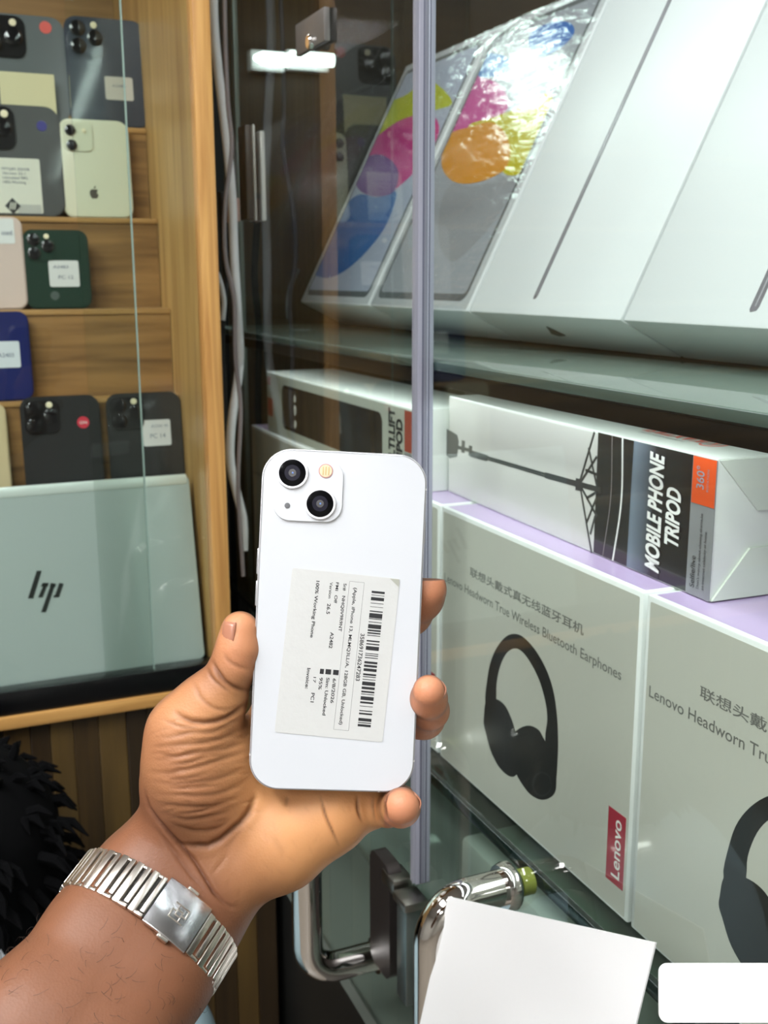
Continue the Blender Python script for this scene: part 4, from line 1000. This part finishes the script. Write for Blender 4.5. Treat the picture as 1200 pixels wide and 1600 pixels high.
for i, ln in enumerate(W_): cr([(q[0] + random.uniform(-3, 3), q[1] + random.uniform(-2.5, 2.5)) for q in ln], [.42, .6, .45, .66, .36][i % 5], 3.4 if i < 9 else 2.2, .45)
for i in range(60):
    u = random.uniform(232, 385); v = random.uniform(1125, 1290); L_ = random.uniform(15, 40); sl_ = random.uniform(-.35, .05)
    cr([(u, v), (u + L_ / 2, v + sl_ * L_ / 2 + random.uniform(-2, 2)), (u + L_, v + sl_ * L_)], random.uniform(.15, .35), 1.8, .15)
for i in range(40):
    u = random.uniform(330, 560); v = random.uniform(1250, 1390); L_ = random.uniform(12, 35); an = random.uniform(.7, 2.0)
    cr([(u, v), (u + L_ * math.cos(an), v + L_ * math.sin(an) * .8)], random.uniform(.06, .16), 2.2, .08)
disp = np.zeros(len(pts)); dark = np.zeros(len(pts))
front = facing > .12
idx = np.where(front & (px[:, 0] > 200) & (px[:, 0] < 720) & (px[:, 1] > 850) & (px[:, 1] < 1450))[0]
P2 = px[idx]
for ln, depth, w_, c_ in CR:
    L_ = np.array(ln); bb0 = L_.min(0) - 4 * w_; bb1 = L_.max(0) + 4 * w_
    s_ = np.where((P2 > bb0).all(1) & (P2 < bb1).all(1))[0]
    if not len(s_): continue
    d_, t_ = polydist(P2[s_], ln[::3] + [ln[-1]]); fade = np.clip(np.minimum(t_, 1 - t_) / .3, 0, 1) if depth < 1.35 else np.clip(np.minimum(t_, 1 - t_) / .22, 0, 1)
    gsn = np.exp(-(d_ / w_) ** 2) * fade; shoulder = np.exp(-((d_ - 2.6 * w_) / (1.3 * w_)) ** 2) * fade
    disp[idx[s_]] += (-gsn * depth + shoulder * depth * .08) * .001; dark[idx[s_]] = np.maximum(dark[idx[s_]], gsn * c_)
disp = np.clip(disp, -.0022, .0008)
pts = pts + N_ * disp[:, None]
# keep the flesh out of the phone: vertices inside the slab slide to its nearest side
pw = pts @ M.T
loc = np.stack([(pw - PC) @ PX, (pw - PC) @ PY, (pw - PC) @ PN], 1)
inside = (np.abs(loc[:, 0]) < PWm / 2 + .0002) & (np.abs(loc[:, 1]) < PHm / 2 + .0002) & (loc[:, 2] < 0) & (loc[:, 2] > -PTm - .0006)
# push flesh touching the screen side backwards
deep = inside & (loc[:, 2] < -PTm * .45)
loc[deep, 2] = -PTm - .0006
pw = PC + loc[:, :1] * PX + loc[:, 1:2] * PY + loc[:, 2:3] * PN
pts2 = pw
me = bpy.data.meshes.new('hand')
me.vertices.add(len(pts2)); me.vertices.foreach_set('co', pts2.astype(np.float32).ravel())
me.loops.add(len(quads) * 4); me.loops.foreach_set('vertex_index', quads.astype(np.int32).ravel())
me.polygons.add(len(quads)); me.polygons.foreach_set('loop_start', np.arange(0, len(quads) * 4, 4, dtype=np.int32)); me.polygons.foreach_set('loop_total', np.full(len(quads), 4, np.int32))
me.update(calc_edges=True); me.validate()
me.polygons.foreach_set('use_smooth', np.ones(len(me.polygons), bool))
# pigment: palm side light, back of hand and arm darker
def S_(x, a, b): t = np.clip((x - a) / (b - a), 0, 1); return t * t * (3 - 2 * t)
base_arm = np.array(srgb((128, 82, 56))); palm = np.array(srgb((210, 150, 98))); dors = np.array(srgb((108, 68, 46))); tipc = np.array(srgb((206, 138, 102))); crease = np.array(srgb((84, 48, 32)))
u, v = px[:, 0], px[:, 1]
nl = rng.normal(size=(40, 2))
def lownoise(s, seed):
    r_ = np.random.default_rng(seed); o_ = np.zeros(len(pts))
    for i in range(10):
        kx = r_.normal(size=3) * s; o_ += np.sin(pts @ kx + r_.uniform(0, 6.28))
    return o_ / 10
# palmness: 0 arm .. 1 palm, following the wrist crease diagonal (230,1240)-(370,1420)
lnx = (u - 225) * .79 - (v - 1230) * .61                      # signed distance to the right/up of the crease line
pal = S_(lnx, -25, 40) * (.35 + .65 * S_(lnx, 20, 150))
pal = np.maximum(pal, 0)
thumbreg = S_(-(v - 1095), -20, 60) * (u < 410)
tp = np.clip(1 - np.hypot((u - 378) / 55, (v - 1005) / 75), 0, 1); tp = S_(tp, 0, .6)
fingers = ((u > 600) | (v < 900)) * 1.0
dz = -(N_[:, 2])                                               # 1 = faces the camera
pal = pal * (1 - .72 * thumbreg * (1 - tp)) 
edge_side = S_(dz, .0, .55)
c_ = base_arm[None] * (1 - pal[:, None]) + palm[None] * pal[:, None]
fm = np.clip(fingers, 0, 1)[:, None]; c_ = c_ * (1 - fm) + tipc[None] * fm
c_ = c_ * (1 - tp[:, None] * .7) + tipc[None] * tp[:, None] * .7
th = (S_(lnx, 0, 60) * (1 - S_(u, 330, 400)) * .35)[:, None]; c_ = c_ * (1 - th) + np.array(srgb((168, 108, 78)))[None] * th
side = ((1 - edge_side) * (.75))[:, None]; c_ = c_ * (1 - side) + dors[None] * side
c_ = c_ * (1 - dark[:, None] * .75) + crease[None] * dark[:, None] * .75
c_ = c_ * (1 + .10 * lownoise(90, 1)[:, None] + .06 * lownoise(400, 2)[:, None])
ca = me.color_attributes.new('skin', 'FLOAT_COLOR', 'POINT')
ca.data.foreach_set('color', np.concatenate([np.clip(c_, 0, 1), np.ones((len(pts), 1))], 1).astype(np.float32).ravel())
SK = bpy.data.materials.new('skin'); SK.use_nodes = True; nt = SK.node_tree; b = nt.nodes['Principled BSDF']
vc = nt.nodes.new('ShaderNodeAttribute'); vc.attribute_name = 'skin'; nt.links.new(vc.outputs['Color'], b.inputs['Base Color'])
b.inputs['Roughness'].default_value = .52; b.inputs['Subsurface Weight'].default_value = .08; b.inputs['Subsurface Radius'].default_value = (.006, .0025, .0012); b.inputs['Subsurface Scale'].default_value = .6
b.inputs['Specular IOR Level'].default_value = .42
tc = nt.nodes.new('ShaderNodeTexCoord'); vo = nt.nodes.new('ShaderNodeTexVoronoi'); vo.inputs['Scale'].default_value = 900
ns = nt.nodes.new('ShaderNodeTexNoise'); ns.inputs['Scale'].default_value = 260; ns.inputs['Detail'].default_value = 6
ad = nt.nodes.new('ShaderNodeMath'); ad.operation = 'ADD'; bp = nt.nodes.new('ShaderNodeBump'); bp.inputs['Strength'].default_value = .2; bp.inputs['Distance'].default_value = .0004
nt.links.new(tc.outputs['Object'], vo.inputs['Vector']); nt.links.new(tc.outputs['Object'], ns.inputs['Vector']); nt.links.new(vo.outputs['Distance'], ad.inputs[0]); nt.links.new(ns.outputs[0], ad.inputs[1]); nt.links.new(ad.outputs[0], bp.inputs['Height']); nt.links.new(bp.outputs[0], b.inputs['Normal'])
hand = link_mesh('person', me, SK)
tag(hand, 'left hand and bare forearm of the person gripping the white phone, steel watch on wrist', 'person')
print('hand verts', len(pts), 'inside', int(inside.sum()), 't', round(time.time() - T0, 1))
# nails
NAIL = mat('nail', (178, 120, 94), .35, coat=.3)
def nail(c, t_dir, n_dir, w, l, name='fingernail'):
    """c centre, t_dir along the finger to the tip, n_dir outward normal (camera-space)"""
    c = np.array(c[:3]); t = np.array(t_dir, float); t /= np.linalg.norm(t); n = np.array(n_dir, float); n -= n.dot(t) * t; n /= np.linalg.norm(n); s = np.cross(t, n)
    vs = []; fs = []; nu, nv = 8, 8
    for j in range(nv + 1):
        for i in range(nu + 1):
            a = (i / nu - .5) * 2; q = (j / nv - .5) * 2; ww = w / 2 * (1 - .18 * max(0, q) ** 3 - .12 * max(0, -q) ** 2)
            h = -(a * a) * w * .26 - q * q * l * .05
            vs.append(M @ (c + s * a * ww + t * q * l / 2 + n * h))
    for j in range(nv):
        for i in range(nu): fs.append([j * (nu + 1) + i, j * (nu + 1) + i + 1, (j + 1) * (nu + 1) + i + 1, (j + 1) * (nu + 1) + i])
    g = G(); g.add(vs, fs, smooth=True); o = g.build(name, NAIL, hand, auto=False)
    md = o.modifiers.new('thick', 'SOLIDIFY'); md.thickness = .0006; md.offset = 0
nail(k(347.5, 995, .4622), (0.10, -1, 0.05), (-.85, 0, -.5), .0115, .0135, 'thumbnail')
nail(k(696.5, 1080, .4655), (.05, -.35, -.9), (1, -.1, -.05), .0095, .0095)
nail(k(656.6, 1252, .4647), (.1, -.2, -.95), (1, -.2, -.05), .009, .0085)

# short curled arm hairs, beyond counting
g = G(); random.seed(5); fidx = np.where((px[:, 1] > 1440) & (px[:, 0] < 330) & (facing > .05) & (lnx < -120))[0]
hs = rng.choice(fidx, 420)
for i in hs:
    p = pts[i]; n = N_[i]; t = np.cross(n, rng.normal(size=3)); t /= np.linalg.norm(t); L_ = random.uniform(.003, .006); b2 = np.cross(n, t)
    q = [p - n * .0003, p + n * L_ * .35 + t * L_ * .4, p + n * L_ * .45 + t * L_ * .8 + b2 * L_ * .3, p + n * L_ * .25 + t * L_ + b2 * L_ * .6]
    g.tube([tuple(M @ a) for a in q], [.00007, .00006, .00005, .00003], 4, cap=False)
tag(g.build('arm_hair', mat('arm_hair', (40, 26, 18), .6), hand, auto=False), kind='stuff')
# ------------------------------------------------------------------ steel watch bracelet around the wrist
ca_ = np.array([k(205, 1485, .466)[:3], k(262, 1402, .484)[:3]])
axis = ca_[1] - ca_[0]; axis /= np.linalg.norm(axis)
WC = k(232, 1443, .4755)[:3]
ex_ = np.array((.84, .54, 0.)); ex_ -= ex_.dot(axis) * axis; ex_ /= np.linalg.norm(ex_)      # across the wrist, to the lower right
ez_ = np.cross(ex_, axis); ez_ = -ez_ if ez_[2] > 0 else ez_                                   # towards the camera
RA, RB = .0385, .0300
def wpos(th, h, out=0.0):
    """point on the ring: th=0 faces the camera, h along the arm axis, out = outward"""
    p = np.array((math.sin(th) * RA, math.cos(th) * RB)); n = np.array((math.sin(th) * RB, math.cos(th) * RA)); n /= np.linalg.norm(n)
    return WC + ex_ * (p[0] + n[0] * out) + ez_ * (p[1] + n[1] * out) + axis * h
# equal-arc table
ths = np.linspace(-math.pi, math.pi, 2001); pp = np.array([[math.sin(t) * RA, math.cos(t) * RB] for t in ths]); arc = np.r_[0, np.cumsum(np.linalg.norm(np.diff(pp, axis=0), axis=1))]
PER = arc[-1]; mid = np.interp(0, ths, arc)
def th_of(s): return float(np.interp((mid + s) % PER, arc, ths))
STEEL = mat('steel', (222, 214, 204), .30, metal=1.0); STEELP = mat('steel_polished', (230, 230, 232), .24, metal=1.0, bump=.06, bscale=90)
STEELD = mat('steel_dark', (70, 68, 66), .35, metal=.9)
wt = thing('wristwatch', 'polished steel link bracelet with a folding clasp around the wrist', 'watch', tuple((M @ WC).tolist()))
def seg_frame(s):
    t = th_of(s); p = wpos(t, 0); p2 = wpos(th_of(s + .0004), 0); tx = (p2 - p) / np.linalg.norm(p2 - p); n = np.cross(tx, axis); c = wpos(t, 0) - WC
    if n.dot(c) < 0: n = -n
    return frame(M @ p, M @ tx, M @ axis, M @ n)
BWID = .0195
pitch = .0077
def link_geo(s, flip=False):
    fr = seg_frame(s); h = BWID / 2; g = G()
    # two cross bars joined by a lip at each end, a dark slot between them
    g.box((-pitch * .47, -h, -.0003), (-pitch * .04, h, .0022), .0004, 2, fr)
    g.box((pitch * .16, -h * .80, -.0003), (pitch * .46, h * .98, .0023), .0004, 2, fr)
    g.box((-pitch * .1, -h, -.0003), (pitch * .46, -h * .84, .0022), .0004, 2, fr)
    g.box((-pitch * .1, h * .84, -.0003), (pitch * .3, h * .98, .0020), .0004, 2, fr)
    return g
s_clasp0, s_clasp1 = -.0030, .0180          # clasp covers this arc
s = s_clasp0 - pitch * .5 - .0004; n = 0
while s > -PER / 2 + .012 and n < 12:
    lk = link_geo(s).build('link', STEEL, wt); s -= pitch; n += 1
s = s_clasp1 + pitch * .5 + .0004; n = 0
while s < PER / 2 - .012 and n < 10:
    link_geo(s).build('link', STEEL, wt); s += pitch; n += 1
# dark backing band under the links
vs = []; fs = []; NS = 96
for i in range(NS):
    t = -math.pi + 2 * math.pi * i / NS
    for h_, o_ in ((-BWID * .44, -.0006), (BWID * .44, -.0006), (BWID * .44, .0002), (-BWID * .44, .0002)): vs.append(M @ wpos(t, h_, o_))
for i in range(NS):
    for j in range(4): a = i * 4 + j; b_ = i * 4 + (j + 1) % 4; c = ((i + 1) % NS) * 4 + (j + 1) % 4; d = ((i + 1) % NS) * 4 + j; fs.append([a, b_, c, d])
G().add(vs, fs).build('bracelet_core', STEELD, wt)
# clasp: curved plate
h = BWID / 2 + .0010; nseg = 12; vs = []; fs = []
for i in range(nseg + 1):
    s_ = s_clasp0 + (s_clasp1 - s_clasp0) * i / nseg; t = th_of(s_)
    for h_, o_ in ((-h, .0008), (h, .0008), (h, .0030), (h - .0006, .0034), (-h + .0006, .0034), (-h, .0030)): vs.append(M @ wpos(t, h_, o_))
m_ = 6
for i in range(nseg):
    for j in range(m_): fs.append([i * m_ + j, i * m_ + (j + 1) % m_, (i + 1) * m_ + (j + 1) % m_, (i + 1) * m_ + j])
fs.append(list(range(m_))[::-1]); fs.append([nseg * m_ + j for j in range(m_)])
clasp = G().add(vs, fs).build('clasp', STEELP, wt)
fc_ = seg_frame((s_clasp0 + s_clasp1) / 2)
# emblem: engraved square monogram
g = G()
def eb(x0, y0, x1, y1): g.box((x0 * .00115, y0 * .00115, .0030), (x1 * .00115, y1 * .00115, .00375), .0001, 1, fc_)
th_ = .45
for q in ((-3.2, 2.6, 3.2, 3.05), (-3.2, -3.05, 3.2, -2.6), (-3.2, -3.05, -2.75, .4), (2.75, -.4, 3.2, 3.05), (-1.4, -1.2, -.95, 3.0), (.95, -3.0, 1.4, 1.2), (-1.4, .75, 1.4, 1.2), (-1.4, -1.2, 1.4, -.75), (-3.2, 0, -1.2, .42), (1.2, -.42, 3.2, 0)): eb(*q)
g.build('emblem', STEEL, clasp)
for hh_ in (-1, 1):
    G().box((-.0028, hh_ * (h - .0003), .0006), (.0028, hh_ * (h + .0016), .0028), .0005, 2, fc_).build('release_button', STEEL, clasp)
# the watch case on the far side of the wrist
fw = seg_frame(PER / 2 - .0001)
case = G().lathe([(.017, .000), (.0195, .001), (.0195, .007), (.0185, .0085), (.0165, .0088)], 48, fr=fw).build('watch_case', STEEL, wt)
G().lathe([(.0168, .0085), (.0166, .0094)], 48, fr=fw).build('dial_glass', mat('dial', (20, 22, 26), .08, coat=.8), case)
G().lathe([(.0025, 0), (.0025, .003), (.0018, .0034)], 16, fr=lambda p: fw((p[2] + .019, p[0], p[1] + .004))).build('crown', STEEL, case)
# ------------------------------------------------------------------ blank white cards at the lower right
WCARD = mat('card_white', (252, 252, 252), .6)
def card(name, quad, z, th, rad, label):
    """flat card with a real thickness; quad = TL, TR, BL seen from here, lying at distance z"""
    a, b_, c = [cam_pt(*q, z) for q in quad]; ax = b_ - a; W = np.linalg.norm(ax); ax /= W; ay = a - c; H = np.linalg.norm(ay); ay -= ay.dot(ax) * ax; ay /= np.linalg.norm(ay)
    fr = frame(c, ax, ay, np.cross(ax, ay)); o = G(fr).poly(rrect(0, 0, W, H, rad, 6), -th, 0).build(name, WCARD); return tag(o, label, 'card')
card('blank_card', ((1030, 1507), (1320, 1507), (1030, 1598)), .455, .0015, .0036, 'small blank white card with rounded corners at the lower right corner')
# the larger card leans with its left edge on the handle bar and its right corner on the glass
q_ = [cam_pt(700, 1401, .72), cam_pt(1024, 1473, .572), cam_pt(960, 1761, .575), cam_pt(620, 1761, .735)]
q_[2] = q_[1] + q_[3] - q_[0]
n_ = np.cross(q_[1] - q_[0], q_[3] - q_[0]); n_ /= np.linalg.norm(n_); n_ = n_ if n_.dot(q_[0]) > 0 else -n_
_o = G().add([tuple(p) for p in q_] + [tuple(p + n_ * .0012) for p in q_], [[0, 1, 2, 3], [7, 6, 5, 4], [0, 1, 5, 4], [1, 2, 6, 5], [2, 3, 7, 6], [3, 0, 4, 7]]).build('blank_card', WCARD)
tag(_o, 'square blank white card tilted against the chrome handle at the bottom', 'card')

# ------------------------------------------------------------------ cables and fittings in the gap between the showcases
CW = mat('cable_white', (214, 216, 216), .4); CBK = mat('cable_black', (26, 24, 24), .4)
def cable(pts_, y0, y1, r, m, label):
    n = len(pts_); P_ = [onY(u, v, y0 + (y1 - y0) * i / (n - 1)) for i, (u, v) in enumerate(pts_)]
    P_ = smooth_open([tuple(p) for p in P_], 8); return tag(G().tube(P_, r, 10).build('cable', m), label, 'cable')
cable([(333, -60), (334, 30), (341, 110), (352, 200), (362, 300), (366, 400), (372, 500), (374, 570), (362, 660), (360, 720), (370, 770), (380, 812), (381, 860)], 1.19, 1.175, .0050, CW, 'thick white cable hanging down the gap between the showcases')
cable([(350, -60), (352, 60), (356, 160), (362, 230), (352, 320), (352, 400), (366, 470), (368, 560), (376, 640), (372, 760), (380, 900)], 1.15, 1.14, .0024, mat('cable_grey', (120, 112, 110), .4), 'thin grey cable beside the thick white one in the gap')
cable([(345, 300), (350, 380), (352, 440), (346, 520), (350, 620), (352, 760), (356, 900)], 1.22, 1.25, .0040, CBK, 'black cable low in the gap next to the wooden post')
cable([(336, 420), (344, 440), (350, 470), (348, 500)], 1.16, 1.17, .0028, CW, 'short loop of white cable at the side of the wooden post')
dk = mat('gap_dark', (24, 20, 17), .5)
bb = G().box((.30, 1.56, -1.40), (.452, 1.60, .43)).build('wall_panel', dk); tag(bb, 'dark panel at the back of the gap between the showcases', 'panel')
a = onY(371, 200, 1.25); b_ = onY(392, 345, 1.25)
hg = G().box((a[0], 1.22, b_[2]), (b_[0] - .0005, 1.25, a[2]), .001).build('door_hinge', mat('hinge_brown', (66, 54, 46), .4), sc_r)
a2 = onY(393, 195, 1.22); b2 = onY(400, 345, 1.22)
G().box((a2[0], 1.215, b2[2]), (b2[0], 1.24, a2[2]), .001).build('hinge_plate', mat('plate_pale', (196, 192, 186), .3, metal=.3), hg)
a3 = onY(404, 205, 1.22); b3 = onY(416, 345, 1.22)
G().box((a3[0], 1.215, b3[2]), (b3[0] - .001, 1.235, a3[2]), .001).build('hinge_plate', mat('plate_pale', (196, 192, 186)), hg)
ad_ = onY(357, 310, 1.2); ae_ = onY(372, 347, 1.2)
tag(G().box((ad_[0], 1.19, ae_[2]), (ae_[0], 1.215, ad_[2]), .0015).build('power_adapter', mat('adapter_pink', (170, 136, 122), .4)), 'small pinkish plug adapter hanging by the brown hinge', 'adapter')

# ------------------------------------------------------------------ person seated low in front of the dark cabinet
PD = .98
def kk_(u, v, z, r): return k(u, v, z, r)
def sdf_mesh(prims, lo_, hi_, vox, join):
    n_ = [int(math.ceil((hi_[i] - lo_[i]) / vox)) for i in range(3)]; f_ = np.full(tuple(n_), .05, np.float32)
    ax_ = [(lo_[i] + (np.arange(n_[i]) + .5) * vox).astype(np.float32) for i in range(3)]; Pq = (ax_[0][:, None, None], ax_[1][None, :, None], ax_[2][None, None, :])
    for (a, b, kk) in prims: f_ = smin(f_, sd_cone(Pq, a, b), kk)
    gr = openvdb.FloatGrid(.05); gr.copyFromArray(f_.astype(np.float32)); gr.transform = openvdb.createLinearTransform(voxelSize=vox)
    p_, q_ = gr.convertToQuads(isovalue=0.0); return p_ + np.array(lo_) + .5 * vox, q_
def mesh_cam(name, p_, q_, m, parent=None):
    me = bpy.data.meshes.new(name); me.from_pydata((p_ @ M.T).tolist(), [], q_.tolist()); me.update()
    bm = bmesh.new(); bm.from_mesh(me); bmesh.ops.recalc_face_normals(bm, faces=bm.faces[:]); bm.to_mesh(me); bm.free()
    return link_mesh(name, me, m, parent, smooth=True)
def c3d(u, v, dz=0.0, r=.05): p = k(u, v, PD); return np.array([p[0], p[1], PD + dz, r])
DSK = mat('skin_dark', (56, 34, 26), .6)
# head, neck, shoulders as one body; the face looks to the left, away from the photographer
hu, hv = -88, 1372
body = [(c3d(hu, hv - 30, .0, .082), c3d(hu - 15, hv + 10, .0, .080), .02), (c3d(hu - 60, hv + 60, -.01, .045), c3d(hu - 50, hv + 110, -.01, .034), .03), (c3d(hu - 115, hv + 10, 0, .018), c3d(hu - 128, hv + 40, 0, .014), .02),
        (c3d(hu + 10, hv + 100, .02, .056), c3d(hu + 20, hv + 230, .03, .058), .03), (c3d(hu - 95, hv + 75, 0, .02), c3d(hu - 100, hv + 80, 0, .02), .02),
        (c3d(20, 1395, -.062, .010), c3d(26, 1425, -.062, .007), .004), (c3d(18, 1400, -.058, .006), c3d(22, 1432, -.058, .006), .004)]
p_, q_ = sdf_mesh(body, [-.62, .18, .82], [-.20, .62, 1.14], .0035, .02)
ps = mesh_cam('person', p_, q_, DSK); tag(ps, 'person with short twisted black hair seated low at the left edge, face turned away', 'person')
shirt = [(c3d(-150, 1690, .03, .10), c3d(-60, 1640, .03, .075), .04), (c3d(-60, 1640, .03, .075), c3d(60, 1690, .04, .080), .04), (c3d(60, 1690, .04, .080), c3d(196, 1690, .05, .066), .04), (c3d(196, 1690, .05, .066), c3d(205, 1980, .04, .06), .04), (c3d(-100, 1800, .03, .16), c3d(60, 1850, .03, .15), .05)]
p_, q_ = sdf_mesh(shirt, [-.62, .38, .70], [-.08, .78, 1.20], .005, .02)
mesh_cam('shirt', p_, q_, mat('shirt_blue', (150, 172, 180), .8, bump=.3, bscale=120), ps)
# hair: cap plus many short twists
HAIR = mat('hair_black', (7, 7, 8), .95, spec=.08)
hp_ = [(c3d(hu + 8, hv - 42, .0, .098), c3d(hu + 22, hv + 5, .005, .090), .02), (c3d(hu - 25, hv - 62, 0, .085), c3d(hu + 10, hv - 50, 0, .09), .02)]
p_, q_ = sdf_mesh(hp_, [-.62, .14, .80], [-.18, .48, 1.14], .004, .02)
hm = mesh_cam('hair', p_, q_, HAIR, ps)
g = G(); random.seed(11); cc = c3d(hu + 10, hv - 30)[:3]
for i in range(420):
    a_ = random.uniform(0, 2 * math.pi); zc = random.uniform(-1, 1); rr = math.sqrt(1 - zc * zc); d_ = np.array([rr * math.cos(a_), -rr * math.sin(a_), zc])
    if d_[0] < -.25 and d_[1] > -.5: continue
    if d_[1] > .75: continue
    p0 = cc + d_ * .090; tv = d_ * .6 + np.array([random.uniform(-.3, .5), random.uniform(.1, .7), random.uniform(-.3, .3)]); tv /= np.linalg.norm(tv); L_ = random.uniform(.016, .032)
    p1 = p0 + d_ * .012 + tv * L_ * .5; p2 = p1 + (tv + np.array([0, .5, 0])) * L_ * .5
    g.tube([tuple(M @ p0), tuple(M @ p1), tuple(M @ p2)], [.0055, .0042, .0008], 6)
tag(g.build('hair_twists', HAIR, ps), kind='stuff')
g = G(); g.tube([tuple(M @ c3d(38, 1441, -.066)[:3]), tuple(M @ c3d(50, 1452, -.068)[:3]), tuple(M @ c3d(62, 1464, -.066)[:3])], [.0035, .004, .0042], 10); g.build('earphone', mat('earphone_white', (150, 154, 156), .4), ps)

# clamp bracket with a round screw on the farther glass door, and added glowing tubes standing for reflected ceiling lamps
c0 = onX(471, 40, GX); c1_ = onX(517, 64, GX)
cb = G().box((GX - .006, c1_[1], c1_[2]), (GX - .0005, c0[1], c0[2]), .001).build('glass_clamp', mat('clamp_grey', (128, 124, 120), .35, metal=.5), sc_r)
cs = onX(487, 66, GX - .006)
G().lathe([(.0062, 0), (.0062, .003), (.005, .0042)], 24, fr=frame((GX - .006, cs[1], cs[2]), (0, 1, 0), (0, 0, 1), (-1, 0, 0))).build('clamp_screw', CH, cb)
LG = mat('reflection_glow', (250, 252, 255), .5, emit=7.0)
for i, (u0, u1, lb) in enumerate(((398, 452, 'left one of two glowing tubes added for the ceiling lamp reflection in the glass'), (456, 522, 'right one of two glowing tubes added for the ceiling lamp reflection in the glass'))):
    a = onY(u0, 78, 3.12); b_ = onY(u1, 104, 3.12)
    t = thing('reflection_tube_lamp', lb, 'lamp', tuple(a), 'glowing tubes added for the ceiling lamp reflection')
    G().box((a[0], 3.16, b_[2] - .01), (b_[0], 3.199, a[2] + .01), .004).build('mount', mat('lamp_metal', (225, 225, 225)), t)
    zz = (a[2] + b_[2]) / 2; rr = (a[2] - b_[2]) / 2
    n_ = 12; G().tube([(a[0] + (b_[0] - a[0]) * q / n_, 3.13, zz) for q in range(n_ + 1)], [rr * (.35 + .65 * min(1, 4 * q / n_)) if i == 0 else rr for q in range(n_ + 1)], 20).build('tube', LG, t)
print('script seconds', round(time.time() - T0, 1), 'tris', sum(len(o.data.loop_triangles) if False else sum(len(p.vertices) - 2 for p in o.data.polygons) for o in SC.objects if o.type == 'MESH'))
